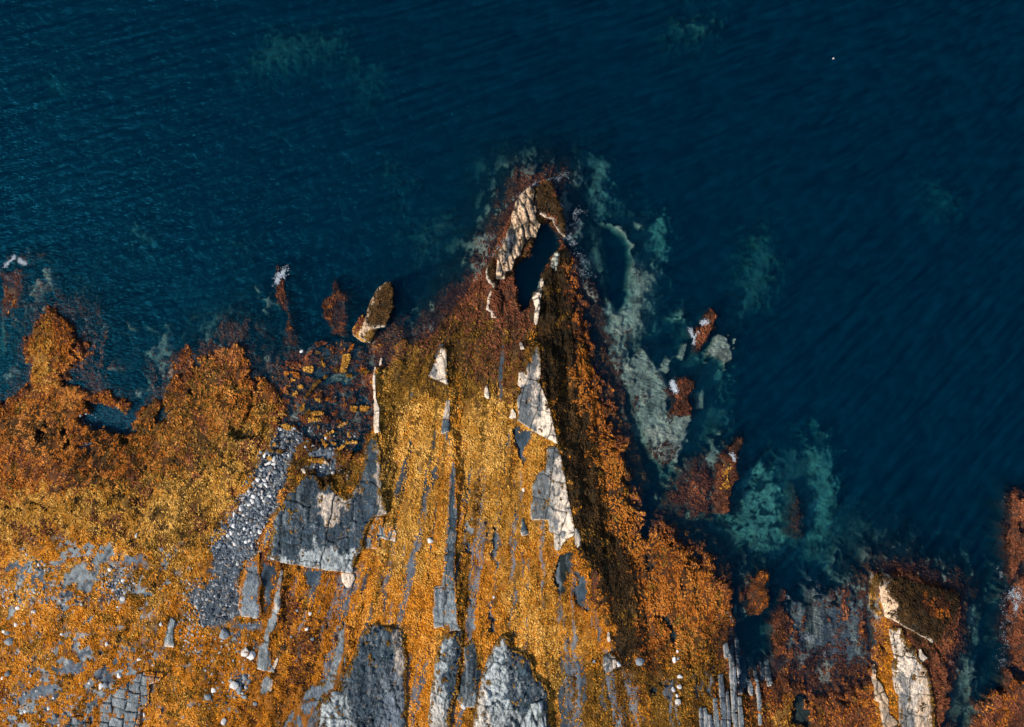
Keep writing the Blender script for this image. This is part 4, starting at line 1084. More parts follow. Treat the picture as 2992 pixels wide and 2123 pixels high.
rock('rock_slab', 'grey flake with orange stains right of the broad slab',
     P('E', [(1620, 1320), (1700, 1330), (1690, 1420), (1750, 1370), (1820, 1480), (1800, 1560), (1660, 1520), (1650, 1624), (1530, 1624), (1520, 1540), (1560, 1400)]), 'grey', .28, [(None, 'amber', .95, .0), ('e', 'pale', .5, .2)], (R_(-15), 1.4, 1.5, 'vor'), .04, .07, .07, .07, .1, seed=39, weed=40)
rock('rock_slab', 'pale grey jointed pavement with square blocks at the lower left',
     P('C', [(1240, 1135), (1345, 1110), (1512, 1126), (1470, 1190), (1372, 1225), (1365, 1400), (1290, 1460), (1255, 1760), (870, 1760), (900, 1560), (935, 1390), (1000, 1285), (1080, 1262), (1185, 1205)]),
     'grey', .3, [(None, 'mauve', .6, .1), ('e', 'amber', .45, .15)], (R_(-8), 1.25, .95, 'brick'), .05, .07, .06, .06, .07, fringe='amber', seed=40, tilt=.09)
rock('rock_slab', 'dark broken ledge left of the jointed pavement',
     P('C', [(600, 1530), (820, 1520), (830, 1600), (810, 1760), (580, 1760)]), 'slate', .25, [(None, 'grey', .7, .1)], (R_(-4), 1.3, .8, 'brick'), .06, .07, .07, .08, .1, fringe='amber', seed=41, tilt=.1)
rock('rock_slab', 'small grey shelf with a white lower lip in amber weed',
     P('C', [(1560, 620), (1600, 650), (1575, 820), (1590, 895), (1500, 885), (1520, 780), (1535, 690)]), 'grey', .25, [('s', 'pale', .5, .1)], (R_(-12), 1.6, 2.2, 'brick'), .03, .07, .05, .06, .08, seed=42)
# white wall along the left of the golden headland
rock('rock_wall', 'bright white narrow wall along the left edge of the golden weed',
     P('E', [(1590, -60), (1612, 0), (1620, 180), (1655, 300), (1650, 420), (1660, 520), (1612, 540), (1592, 430), (1598, 250), (1588, 100)]), 'pale', .45, (), (R_(0), 3, 2.2, 'brick'), .03, .065, .08, .06, .1, seed=43, drop=.9)
rock('rock_wall', 'upper thin cream rim of the golden headland',
     P('D', [(1655, 1430), (1668, 1450), (1660, 1510), (1615, 1540), (1605, 1640), (1592, 1640), (1598, 1530), (1640, 1510)]), 'pale', .4, (), None, seed=44, drop=.9)
# ribs of slate standing on edge, lower right
ORD = 'first second third fourth fifth sixth seventh eighth ninth tenth eleventh twelfth thirteenth fourteenth fifteenth sixteenth seventeenth eighteenth'.split()
rib_x = [(752, 1430, 1700, 34), (790, 1440, 1700, 38), (835, 1500, 1700, 36), (880, 1360, 1700, 44), (932, 1150, 1700, 52), (985, 860, 1010, 40),
         (1000, 1290, 1700, 26), (1030, 930, 1580, 30), (1062, 900, 1480, 24), (1065, 1500, 1700, 34), (1100, 820, 1330, 46), (1110, 1350, 1700, 40),
         (1158, 1000, 1300, 44), (1265, 1040, 1330, 26), (1330, 1060, 1240, 34), (1372, 1040, 1260, 46), (1215, 1200, 1345, 30), (1280, 1210, 1600, 34)]
for k_, (x0, y0, y1, w0) in enumerate(rib_x):
    e_ = lambda s: random.uniform(-5, 5)
    top_l, mid_l = x0 + e_(0), x0 + e_(0) + (y1 - y0) * .02
    poly = P('L', [(top_l, y0 + random.uniform(0, 30)), (top_l + w0 * .8, y0), (mid_l + w0 + 4, (y0 + y1) / 2), (x0 + w0 + (y1 - y0) * .03, y1), (x0 + (y1 - y0) * .03, y1 + 10), (mid_l - 4, (y0 + y1) / 2)])
    rank = sorted(range(len(rib_x)), key=lambda q: (rib_x[q][0], rib_x[q][1])).index(k_)
    rock('slate_rib', '%s slate rib standing on edge, %s from the left in the lower right row' % ('pale' if k_ % 2 else 'blue grey', ORD[rank]),
         poly, 'grey' if k_ % 2 else 'mauve', .30, [(None, 'slate', .6, .25)], (R_(0), 5.0, 2.4, 'brick'), .03, .065, .05, .04, .09, group='slate ribs at the lower right', seed=60 + k_, drop=.9)

# ------------------------------------------------------------------ weed-topped boulders in the rubble, traced one by one
BOULD = [('E', [(700, 455), (780, 470), (845, 500), (800, 540), (730, 505)], 'gold', 'long mustard boulder lying nearest the pebbles'),
         ('E', [(955, 790), (1100, 768), (1140, 790), (1190, 855), (1100, 830), (985, 812)], 'gold', 'spearhead-shaped mustard boulder with a white tip'),
         ('E', [(1200, 700), (1300, 655), (1312, 680), (1230, 725)], 'gold', 'mustard boulder right of the sandy puddle'),
         ('E', [(1310, 630), (1430, 610), (1445, 635), (1320, 655)], 'gold', 'thin bar-shaped mustard boulder by the dark cleft'),
         ('E', [(1170, 615), (1240, 640), (1225, 660), (1160, 630)], 'gold', 'small slanting mustard boulder above the sandy puddle'),
         ('E', [(1065, 572), (1100, 600), (1150, 650), (1110, 685), (1090, 620)], 'gold', 'crooked mustard boulder above the spearhead boulder'),
         ('E', [(1215, 480), (1330, 420), (1345, 445), (1250, 495)], 'gold', 'long slanted mustard boulder in the upper rubble'),
         ('E', [(1330, 500), (1375, 560), (1380, 585), (1330, 575)], 'gold', 'wedge-shaped mustard boulder near the inlet'),
         ('E', [(1450, 280), (1530, 275), (1535, 330), (1450, 335)], 'gold', 'square mustard boulder against the inlet'),
         ('E', [(1370, 280), (1440, 285), (1435, 330), (1380, 325)], 'gold', 'blocky mustard boulder beside the square one'),
         ('E', [(910, 195), (1060, 20), (1090, 45), (980, 165), (930, 210)], 'olive', 'long dark weedy bar pointing to the sea'),
         ('E', [(1000, 330), (1110, 350), (1090, 385), (1000, 365)], 'gold', 'ribbed mustard boulder in mid rubble'),
         ('E', [(950, 395), (1090, 395), (1080, 440), (970, 445)], 'gold', 'broad ribbed mustard boulder in mid rubble'),
         ('E', [(1010, 210), (1080, 230), (1070, 260), (1020, 245)], 'gold', 'small mustard boulder below the long bar'),
         ('E', [(1100, 560), (1210, 510), (1230, 530), (1130, 580)], 'gold', 'slim mustard boulder in lower rubble'),
         ('E', [(870, 280), (900, 275), (905, 340), (870, 335)], 'olive', 'small upright weedy boulder left in the rubble'),
         ('E', [(900, 260), (925, 258), (925, 320), (903, 325)], 'gold', 'thin upright mustard boulder left in the rubble'),
         ('E', [(1040, 460), (1070, 465), (1065, 500), (1045, 500)], 'gold', 'little round mustard boulder in the rubble'),
         ('E', [(640, 620), (675, 640), (665, 665), (632, 655)], 'gold', 'half white half orange boulder above the pebbles'),
         ('E', [(580, 690), (640, 700), (640, 715), (585, 715)], 'olive', 'flat orange boulder at the pebble edge'),
         ('E', [(665, 685), (730, 705), (725, 735), (680, 725)], 'olive', 'dark orange boulder at the top of the pebbles'),
         ('E', [(570, 755), (625, 765), (620, 795), (575, 790)], 'gold', 'orange-capped white boulder in the upper pebbles'),
         ('E', [(1250, 890), (1330, 880), (1330, 930), (1260, 925)], 'dark', 'dark brown block above the broad slab'),
         ('E', [(905, 880), (1035, 870), (1040, 895), (960, 930), (895, 920)], 'dark', 'brown and white block capping the broad slab'),
         ('E', [(1120, 945), (1175, 945), (1160, 1050), (1115, 1060), (1110, 990)], 'dark', 'upright brown block leaning on the broad slab'),
         ('E', [(1345, 900), (1368, 895), (1365, 985), (1340, 985)], 'dark', 'narrow brown block beside the square water hole'),
         ('D', [(1290, 1430), (1350, 1410), (1365, 1450), (1330, 1590), (1270, 1585)], 'gold', 'tall mustard boulder seaward in the rubble'),
         ('D', [(720, 1580), (850, 1575), (860, 1610), (730, 1615)], 'flame', 'flat orange boulder awash in the rubble'),
         ('D', [(730, 1490), (860, 1480), (860, 1520), (740, 1525)], 'rust', 'flat rust boulder awash in the rubble'),
         ('D', [(1010, 1295), (1110, 1285), (1130, 1320), (1040, 1335)], 'rust', 'rust boulder awash below the square reef')]
SAND = None
for k_, (c, pts, cl, lab) in enumerate(BOULD):
    z_ = [(None, 'pale', .55, .62)] if cl != 'dark' else [(None, 'pale', .8, .35)]
    if 'white' in lab:
        z_ = [('e', 'pale', .9, .35)] if 'tip' in lab or 'half' in lab else [(None, 'pale', .8, .2)]
    rock('weedy_boulder', lab, P(c, pts), cl, .42 if c == 'E' else .35, z_, None, .03, .06, .10, .14, .30, category='boulder', group='weedy boulders in the rubble', seed=100 + k_, drop=.5, weed=45, part='stone', rim=0,
         plane=(max(0.0, float(np.mean(grid_at(ZS, np.array([q[0] for q in P(c, pts)]), np.array([q[1] for q in P(c, pts)]))))), 0, 0))

rr = random.Random(3)
for k_ in range(46):
    for _ in range(60):
        ex, ey = rr.uniform(690, 1530), rr.uniform(-330, 460)
        if ey < -40 and ex < 800 and rr.random() < .5:
            continue
        bxy = P('E', [(ex, ey)])[0]
        if sdf(RUB, np.array([bxy[0]]), np.array([bxy[1]]))[0] > .3 and not ROCKMASK[int((bxy[1] - GY0) / DX + OY), int((bxy[0] - GX0) / DX + OX)]:
            break
    ra, ang = rr.uniform(.28, .62), rr.uniform(-.7, .9)
    el = rr.uniform(.35, .75)
    pl_ = []
    for q in range(7):
        a_ = q / 7 * 6.283 + rr.uniform(-.3, .3)
        r_ = ra * rr.uniform(.75, 1.2)
        u_, v_ = r_ * math.cos(a_), r_ * el * math.sin(a_)
        pl_.append((bxy[0] + u_ * math.cos(ang) - v_ * math.sin(ang), bxy[1] + u_ * math.sin(ang) + v_ * math.cos(ang)))
    kind_ = rr.choice(('gold', 'olive', 'rust', 'rust', 'flame'))
    rock('weedy_boulder', {'gold': 'small mustard weed-capped boulder among the rubble', 'olive': 'small brown weed-capped boulder among the rubble', 'rust': 'small rust-red boulder awash in the rubble', 'flame': 'small orange boulder awash in the rubble'}[kind_],
         pl_, kind_, .25, [(None, 'slate', .6, .4)], None, .03, .06, .10, .06, .26, category='boulder', group='small boulders of the rubble flat', seed=150 + k_, drop=.5, weed=45, part='stone', rim=0, plane=(rr.uniform(-.25, .1), 0, 0))

# ------------------------------------------------------------------ loose stones
def stone_mesh(name, seed, sub=2):
    import bmesh
    from mathutils import noise
    bm = bmesh.new()
    bmesh.ops.create_icosphere(bm, subdivisions=sub, radius=.5)
    rs = random.Random(seed)
    planes = [(Vector((rs.gauss(0, 1), rs.gauss(0, 1), rs.gauss(0, .8))).normalized(), rs.uniform(.28, .42)) for _ in range(9)]
    off = Vector((seed * 3.1, seed * 1.7, 0))
    for v in bm.verts:
        for nrm, d in planes:
            k = v.co.dot(nrm) - d
            if k > 0:
                v.co -= nrm * k * .92
        v.co += v.co.normalized() * .05 * noise.noise(v.co * 4 + off)
    me = bpy.data.meshes.new(name)
    bm.to_mesh(me)
    bm.free()
    return me


STONES = [stone_mesh('stone', 10 + i) for i in range(8)]
SMATS = {}
for mt in (M_GREY, M_PALE, M_PALEW):
    for i, me in enumerate(STONES):
        m2 = me.copy()
        m2.materials.append(mt)
        SMATS[(mt.name, i)] = m2


def place_stone(x, y, s, mt, label, group, asp=None, rz=None, name='stone', sink=.12):
    i = random.randrange(8)
    o = bpy.data.objects.new(name, SMATS[(mt.name, i)])
    C.objects.link(o)
    a = asp or random.uniform(.55, .9)
    o.scale = (s * 1.25, s * a * 1.25, s * random.uniform(.55, .8))
    o.rotation_euler = (random.uniform(-.2, .2), random.uniform(-.2, .2), random.uniform(0, 6.28) if rz is None else rz)
    z = float(grid_at(Z, np.array([x]), np.array([y]))[0])
    o.location = (x, y, z + s * .2 - sink * s)
    o['label'] = label
    o['category'] = 'stone'
    if group:
        o['group'] = group
    return o


def scatter(poly, n, mind):
    xs = [p[0] for p in poly]
    ys = [p[1] for p in poly]
    out = []
    cand = RNG.uniform((min(xs), min(ys)), (max(xs), max(ys)), (n * 8, 2))
    ok = sdf(poly, cand[:, 0], cand[:, 1]) > .12
    cell = {}
    for x, y in cand[ok]:
        key = (int(x / mind), int(y / mind))
        if any((x - q[0]) ** 2 + (y - q[1]) ** 2 < mind * mind for a in (-1, 0, 1) for b in (-1, 0, 1) for q in cell.get((key[0] + a, key[1] + b), ())):
            continue
        cell.setdefault(key, []).append((x, y))
        out.append((x, y))
        if len(out) >= n:
            break
    return out


# traced single stones on the shore
LONE = [('C', 78, 850, .95, 'g', 'square dark grey boulder near the left picture edge'), ('C', 65, 775, .6, 'g', 'grey stone touching the square boulder'),
        ('C', 155, 545, .5, 'p', 'round pinkish white stone in the left stone belt'), ('C', 320, 570, .55, 'w', 'pink white stone right of the round one in the belt'),
        ('C', 985, 858, .42, 'p', 'pale oval stone alone in amber weed'), ('C', 1278, 1000, .42, 'p', 'white round stone above the jointed pavement'),
        ('C', 1098, 1148, .50, 'p', 'white stone with a dark shadow left of the pavement top'), ('C', 930, 1245, .62, 'p', 'large pale angular stone by the pavement'),
        ('C', 972, 1230, .45, 'g', 'grey stone touching the large pale angular one'), ('C', 825, 1215, .36, 'p', 'pale stone left of the large angular one'),
        ('C', 1125, 455, .6, 'p', 'bright white elongated stone in amber weed'), ('C', 1072, 530, .24, 'p', 'tiny white stone below the elongated one'),
        ('C', 570, 775, .34, 'p', 'white pointed stone alone in the amber weed'), ('C', 355, 765, .32, 'g', 'grey stone alone left in the amber weed'),
        ('C', 225, 685, .36, 'g', 'grey flat stone above the square boulder'), ('C', 140, 700, .42, 'p', 'pale stone upper left of the amber weed'),
        ('C', 20, 770, .36, 'p', 'pale stone at the very left edge'), ('C', 70, 1140, .62, 'g', 'smooth grey boulder at the lower left'),
        ('C', 15, 1185, .42, 'p', 'pale stone at the lower left edge'), ('C', 455, 1445, .42, 'p', 'white stone beside the dark ledge lower left'),
        ('C', 515, 1520, .62, 'g', 'long grey stone at the lower left'), ('C', 225, 1495, .42, 'p', 'flat pale stone at the lower left'),
        ('C', 495, 1352, .28, 'p', 'small pale stone by the mauve patch'), ('C', 1400, 1055, .30, 'p', 'pale stone in shadow right of the round white one'),
        ('C', 1425, 950, .40, 'g', 'grey stone right in the amber weed'), ('C', 1475, 680, .40, 'p', 'pale stone beside the grey shelf'),
        ('C', 355, 150, .36, 'p', 'white stone in the upper left bare patch'), ('C', 335, 190, .42, 'g', 'grey stone in the upper left bare patch'),
        ('C', 460, 190, .40, 'g', 'grey stone right of the upper left bare patch'), ('C', 1315, 1505, .42, 'p', 'stone in the crevice'),
        ('B', 1310, 1505, .45, 'p', 'white stone where golden weed meets grey rock'), ('C', 1125, 290, .36, 'p', 'white stone in the dark gravel heap'),
        ('C', 1012, 190, .40, 'p', 'pale stone above the dark gravel heap'), ('C', 1130, 180, .34, 'g', 'grey stone above the dark gravel heap'),
        ('F', 370, 450, .85, 'p', 'long pale boulder lying on the mauve band'), ('F', 180, 770, 1.15, 'g', 'big grey slab-shaped boulder at the pebble end'),
        ('F', 370, 940, 1.05, 'w', 'long orange-tinged boulder in the amber weed'), ('F', 425, 965, .9, 'p', 'long pale boulder below the orange-tinged one'),
        ('F', 270, 1235, .95, 'p', 'pale angular boulder in the lower stone heap'), ('F', 370, 1165, .6, 'g', 'grey stone at the top of the lower heap'),
        ('F', 405, 1200, .6, 'g', 'grey stone right in the lower heap'), ('F', 80, 1285, .55, 'p', 'pale round stone left of the lower heap'),
        ('F', 35, 1340, .7, 'g', 'grey flat stone left of the lower heap'), ('F', 180, 1565, .8, 'p', 'white boulder at the bottom edge left of the rocks'),
        ('F', 320, 1280, .8, 'g', 'long grey stone in the lower heap'), ('F', 360, 1335, .6, 'g', 'dark stone at the foot of the lower heap'),
        ('F', 460, 1400, .45, 'g', 'small grey stone below the lower heap'), ('F', 470, 600, .4, 'p', 'pale stone at the foot of the mauve band'),
        ('F', 430, 95, .36, 'p', 'round white stone at the top of the mauve band'), ('F', 980, 815, .42, 'g', 'grey stone in the striped amber weed'),
        ('F', 955, 585, .42, 'p', 'white stone high in the striped amber weed'), ('F', 930, 725, .42, 'p', 'white stone midway in the striped amber weed'),
        ('F', 840, 560, .32, 'g', 'small grey stone in the striped golden weed'), ('F', 790, 795, .28, 'g', 'small grey stone low in the striped weed'),
        ('F', 1185, 1305, .85, 'g', 'square grey block in the notch of the mottled rock'),
        ('I', 755, 437, .32, 'p', 'pale round stone in the golden weed right of the long slab'), ('I', 1660, 1020, .42, 'g', 'small square grey stone left of the shell-shaped rock'),
        ('I', 485, 1430, .7, 'p', 'pale block between the two ridges at the bottom'), ('H', 170, 1560, .55, 'p', 'white splinter of rock in the golden weed'),
        ('H', 175, 1357, .2, 'p', 'tiny white stone in the golden weed'), ('H', 975, 1120, .36, 'p', 'white chip by the amber band'),
        ('L', 555, 935, .34, 'p', 'white stone at the top of the lower right crevice'), ('L', 525, 1010, .6, 'p', 'tall white stone in the lower right crevice'),
        ('L', 562, 1000, .42, 'w', 'brownish white stone in the lower right crevice'), ('L', 572, 1250, .55, 'p', 'white oval stone in the lower right weed'),
        ('L', 518, 1278, .5, 'p', 'white stone left of the oval one'), ('L', 550, 1332, .4, 'p', 'white stone below the oval one'),
        ('L', 575, 1160, .5, 'p', 'slim white stone above the oval one'), ('L', 555, 1390, .7, 'w', 'weed-covered stone below the white ones'),
        ('L', 10, 1040, .8, 'p', 'white stone right of the shell-shaped rock'), ('L', 210, 1020, .9, 'g', 'grey flat stone at the foot of the dark slope'),
        ('D', 895, 1380, .42, 'p', 'white round stone under water in the rubble'), ('D', 945, 1440, .34, 'g', 'grey stone under water in the rubble'),
        ('E', 1205, 915, .42, 'p', 'white round stone in the hollow above the broad slab'), ('E', 970, 520, .34, 'p', 'white stone among the mustard boulders'),
        ('E', 1090, 860, .24, 'p', 'white pebble under the spearhead boulder')]
for c, x, y, s, t, lab in LONE:
    wx_, wy_ = P(c, [(x, y)])[0]
    place_stone(wx_, wy_, s, {'g': M_GREY, 'p': M_PALE, 'w': M_PALEW}[t], lab, None, name='boulder' if s > .7 else 'stone')

PALEB = P('E', [(600, 660), (700, 760), (690, 900), (640, 960), (560, 1100), (430, 1220), (330, 1180), (420, 1040), (520, 900), (540, 750)])
pts = scatter(PALEB, 85, .36)
for x, y in pts:
    place_stone(x, y, random.uniform(.28, .62), random.choice((M_PALE, M_PALE, M_PALEW, M_GREY)), 'pale loose stone in the upper part of the pebble band', 'pale stones of the pebble band')
edgep = scatter(P('E', [(330, 1170), (400, 1230), (330, 1350), (260, 1500), (200, 1500), (250, 1330)]), 14, .6)
for x, y in edgep:
    place_stone(x, y, random.uniform(.35, .6), M_PALE, 'white stone along the left edge of the pebble band', 'white stones along the pebble edge')
MIDB = P('E', [(300, 1240), (560, 1120), (700, 1080), (700, 1220), (560, 1430), (480, 1624), (80, 1610), (220, 1460)])
pts2 = scatter(MIDB, 200, .34)
for x, y in pts2:
    place_stone(x, y, random.uniform(.24, .46), random.choice((M_GREY, M_GREY, M_GREY, M_PALE)), 'small grey stone in the middle of the pebble band', 'grey stones of the pebble band')


def stone_stuff(name, label, spots, mats):
    """too many to tell apart: one mass of small stones"""
    V, T, CO, base = [], [], [], 0
    lows = [stone_mesh('tmp', 40 + i, 1) for i in range(6)]
    arr = []
    for me in lows:
        me.calc_loop_triangles()
        v = np.array([q.co[:] for q in me.vertices], np.float32)
        t = np.array([q.vertices[:] for q in me.loop_triangles], np.int32)
        arr.append((v, t))
    sp = np.array(spots)
    zz = grid_at(Z, sp[:, 0], sp[:, 1])
    for k, (x, y, s) in enumerate(spots):
        v, t = arr[k % 6]
        a = random.uniform(0, 6.28)
        ca, sa = math.cos(a), math.sin(a)
        asp = random.uniform(.5, .9)
        q = v * np.array([s * 1.3, s * asp * 1.3, s * .7], np.float32)
        q = np.stack([q[:, 0] * ca - q[:, 1] * sa + x, q[:, 0] * sa + q[:, 1] * ca + y, q[:, 2] + zz[k] + s * .1], -1)
        V.append(q)
        T.append(t + base)
        base += len(v)
        c0 = np.array(random.choice(mats)) * random.uniform(.6, 1.4)
        CO.append(np.tile(c0, (len(v), 1)))
    link(name, mesh_from(name, np.concatenate(V), np.concatenate(T), np.concatenate(CO), smooth=False, tri=True), M_ROCK, label=label, category='pebbles', kind='stuff')


GREYS = [(.07, .09, .11), (.13, .15, .17), (.21, .22, .23), (.05, .065, .085), (.32, .32, .31), (.16, .13, .10)]
allp = [(x, y, .12 + .30 * random.random() ** 2.2) for x, y in scatter(PEB, 3000, .17)]
allp += [(x, y, .12 + .3 * random.random() ** 2) for x, y in scatter(P('E', [(600, 560), (660, 600), (560, 900), (330, 1300), (120, 1640), (-60, 1640), (150, 1350), (330, 1060), (480, 760)]), 330, .25)]
stone_stuff('pebbles', 'dense grey pebbles filling the band beside the broad slab', allp, GREYS)
loose = []
for c, pts_, n, md in [('C', [(0, 280), (600, 300), (620, 560), (0, 560)], 170, .4), ('C', [(930, 160), (1240, 160), (1240, 400), (1000, 520), (890, 480), (930, 380)], 190, .22),
                       ('C', [(640, 420), (820, 400), (800, 520), (640, 520)], 40, .3), ('C', [(1700, 250), (1863, 250), (1863, 1000), (1680, 940), (1600, 700)], 200, .3),
                       ('C', [(0, 900), (520, 1000), (560, 1624), (0, 1624)], 90, .6), ('C', [(560, 1380), (900, 1380), (830, 1624), (560, 1624)], 90, .4),
                       ('F', [(0, 740), (470, 640), (450, 1300), (0, 1500)], 150, .5), ('F', [(230, 1100), (430, 1130), (400, 1380), (200, 1350)], 50, .3),
                       ('E', [(640, 430), (1400, 480), (1500, 560), (1250, 740), (1000, 760), (850, 650)], 330, .3), ('E', [(1000, 820), (1250, 800), (1240, 940), (1040, 930)], 80, .25),
                       ('B', [(730, 340), (900, 330), (880, 500), (740, 480)], 60, .3), ('C', [(200, 20), (480, 140), (460, 240), (180, 200)], 50, .35)]:
    loose += [(x, y, random.uniform(.13, .36)) for x, y in scatter(P(c, pts_), n, md)]
stone_stuff('scattered_gravel', 'loose grey chips scattered over the weed and hollows', loose, GREYS + [(.3, .28, .26)])

# ------------------------------------------------------------------ the shore and seabed as one sheet
cols = class_colours(W, X, Y)
Vt = np.stack([X, Y, Z], -1).reshape(-1, 3)
terr = link('terrain', mesh_from('terrain', Vt, grid_faces(*X.shape), cols.reshape(-1, 3)), M_TERR, kind='structure',
            label='rocky shore and seabed falling away under the sea')

# ------------------------------------------------------------------ seaweed carpets
N = 1500000
cx, cyy = RNG.uniform(-HX + .1, HX - .1, N), RNG.uniform(-HY + .1, HY - .1, N)
ii = ((cx - GX0) / DX + OX + .5).astype(int)
jj = ((cyy - GY0) / DX + OY + .5).astype(int)
keys = list(FROND)
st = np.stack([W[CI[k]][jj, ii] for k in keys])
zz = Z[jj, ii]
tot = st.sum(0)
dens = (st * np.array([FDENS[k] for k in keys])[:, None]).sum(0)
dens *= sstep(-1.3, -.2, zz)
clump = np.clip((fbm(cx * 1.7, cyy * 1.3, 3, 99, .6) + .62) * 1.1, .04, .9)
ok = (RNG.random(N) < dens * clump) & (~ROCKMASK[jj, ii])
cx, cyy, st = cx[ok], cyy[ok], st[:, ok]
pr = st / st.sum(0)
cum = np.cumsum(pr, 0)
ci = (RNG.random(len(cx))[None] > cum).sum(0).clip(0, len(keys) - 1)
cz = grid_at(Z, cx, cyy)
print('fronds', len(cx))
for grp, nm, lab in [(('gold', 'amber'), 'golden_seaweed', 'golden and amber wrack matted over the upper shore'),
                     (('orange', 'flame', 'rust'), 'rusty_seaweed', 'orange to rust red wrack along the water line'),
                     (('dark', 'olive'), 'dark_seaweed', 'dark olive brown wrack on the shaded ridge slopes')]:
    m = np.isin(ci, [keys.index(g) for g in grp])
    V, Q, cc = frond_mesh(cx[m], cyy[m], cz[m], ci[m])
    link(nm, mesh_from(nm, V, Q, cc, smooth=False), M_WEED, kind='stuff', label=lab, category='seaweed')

# ------------------------------------------------------------------ the sea
def sea_axis(h, d):
    core = np.arange(-h, h + 1e-6, d)
    out, s_, p = [], d * 1.5, core[-1]
    while p < 400:
        p += s_
        out.append(p)
        s_ *= 1.25
    o = np.array(out)
    return np.concatenate([-(o[::-1]), core, o])


sx, sy = sea_axis(50.9, .18), sea_axis(36.3, .18)
SX, SY = np.meshgrid(sx, sy)


def waves(x, y):
    z = 0
    for ang, fa, fc, a, sd_ in ((27, 1.5, 2.6, .046, 3), (16, 2.0, 3.6, .026, 6), (38, .8, 1.3, .032, 9), (4, 1.8, 3.0, .016, 12)):
        c_, s_ = math.cos(R_(ang)), math.sin(R_(ang))
        u, v = x * c_ + y * s_, -x * s_ + y * c_
        n = fbm(u * fa * .45, v * fc * .8, 3, 400 + sd_, .5)
        z = z + a * (1 - np.abs(n)) ** 2 * 1.6 - a * .7
    return z


shel = sstep(.4, -9, grid_at(OFF, np.clip(SX, -50, 50), np.clip(SY, -35.6, 35.6)))
SZ = waves(SX, SY) * (.12 + .63 * shel)
nj, ni = SX.shape
Vs = np.stack([SX, SY, SZ], -1).reshape(-1, 3)
Fs = grid_faces(nj, ni)
# closed body of water: skirt and floor
ring = np.concatenate([np.arange(ni), np.arange(1, nj) * ni + ni - 1, (nj - 1) * ni + np.arange(ni - 2, -1, -1), np.arange(nj - 2, 0, -1) * ni])
low = Vs[ring].copy()
low[:, 2] = -30
b0 = len(Vs)
nr = len(ring)
kk = np.arange(nr)
sk = np.stack([ring, b0 + kk, b0 + (kk + 1) % nr, ring[(kk + 1) % nr]], -1)
cc0 = np.array([[0, 0, -30.0]])
Vs = np.concatenate([Vs, low, cc0])
ctr = len(Vs) - 1
# the floor fan as quads of two border steps each
fl = np.stack([b0 + (2 * np.arange(nr // 2)) % nr, np.full(nr // 2, ctr), b0 + (2 * np.arange(nr // 2) + 2) % nr, b0 + (2 * np.arange(nr // 2) + 1) % nr], -1)
m_sea = bpy.data.materials.new('sea_water')
m_sea.use_nodes = True
nt = m_sea.node_tree
nt.nodes.remove(nt.nodes['Principled BSDF'])
out = nt.nodes['Material Output']
tr = nt.nodes.new('ShaderNodeBsdfTransparent')
gl = nt.nodes.new('ShaderNodeBsdfGlossy')
gl.inputs['Roughness'].default_value = .24
gl.inputs['Color'].default_value = (.03, .44, .74, 1)
fr = nt.nodes.new('ShaderNodeFresnel')
fr.inputs['IOR'].default_value = 1.355
mixs = nt.nodes.new('ShaderNodeMixShader')
tc = nt.nodes.new('ShaderNodeTexCoord')
mp = nt.nodes.new('ShaderNodeMapping')
mp.inputs['Rotation'].default_value = (0, 0, R_(-25))
mp.inputs['Scale'].default_value = (.95, 2.2, 1)
nt.links.new(tc.outputs['Object'], mp.inputs[0])
nz = nt.nodes.new('ShaderNodeTexNoise')
nz.inputs['Scale'].default_value = 2.3
nz.inputs['Detail'].default_value = 4
nz.inputs['Roughness'].default_value = .62
nt.links.new(mp.outputs[0], nz.inputs['Vector'])
bp = nt.nodes.new('ShaderNodeBump')
bp.inputs['Strength'].default_value = .9
bp.inputs['Distance'].default_value = .08
nt.links.new(nz.outputs['Fac'], bp.inputs['Height'])
nt.links.new(bp.outputs[0], gl.inputs['Normal'])
nt.links.new(bp.outputs[0], fr.inputs['Normal'])
nt.links.new(fr.outputs[0], mixs.inputs[0])
nt.links.new(tr.outputs[0], mixs.inputs[1])
nt.links.new(gl.outputs[0], mixs.inputs[2])
nt.links.new(mixs.outputs[0], out.inputs['Surface'])
va = nt.nodes.new('ShaderNodeVolumeAbsorption')
va.inputs['Color'].default_value = (.10, .66, .74, 1)
va.inputs['Density'].default_value = .44
vsc = nt.nodes.new('ShaderNodeVolumeScatter')
vsc.inputs['Color'].default_value = (.0, .52, .95, 1)
vsc.inputs['Density'].default_value = .048
add = nt.nodes.new('ShaderNodeAddShader')
nt.links.new(va.outputs[0], add.inputs[0])
nt.links.new(vsc.outputs[0], add.inputs[1])
nt.links.new(add.outputs[0], out.inputs['Volume'])
sea = link('sea', mesh_from('sea', Vs, np.concatenate([Fs, sk, fl])), m_sea, kind='structure', label='dark blue sea with fine wind ripples')

# ------------------------------------------------------------------ foam
m_foam, ntf, bf = nmat('sea_foam')
bf.inputs['Base Color'].default_value = (.50, .56, .62, 1)
bf.inputs['Roughness'].default_value = .8
bfn = ntf.nodes.new('ShaderNodeTexNoise')
bfn.inputs['Scale'].default_value = 7
bfb = ntf.nodes.new('ShaderNodeBump')
bfb.inputs['Distance'].default_value = .05
ntf.links.new(bfn.outputs['Fac'], bfb.inputs['Height'])
ntf.links.new(bfb.outputs[0], bf.inputs['Normal'])


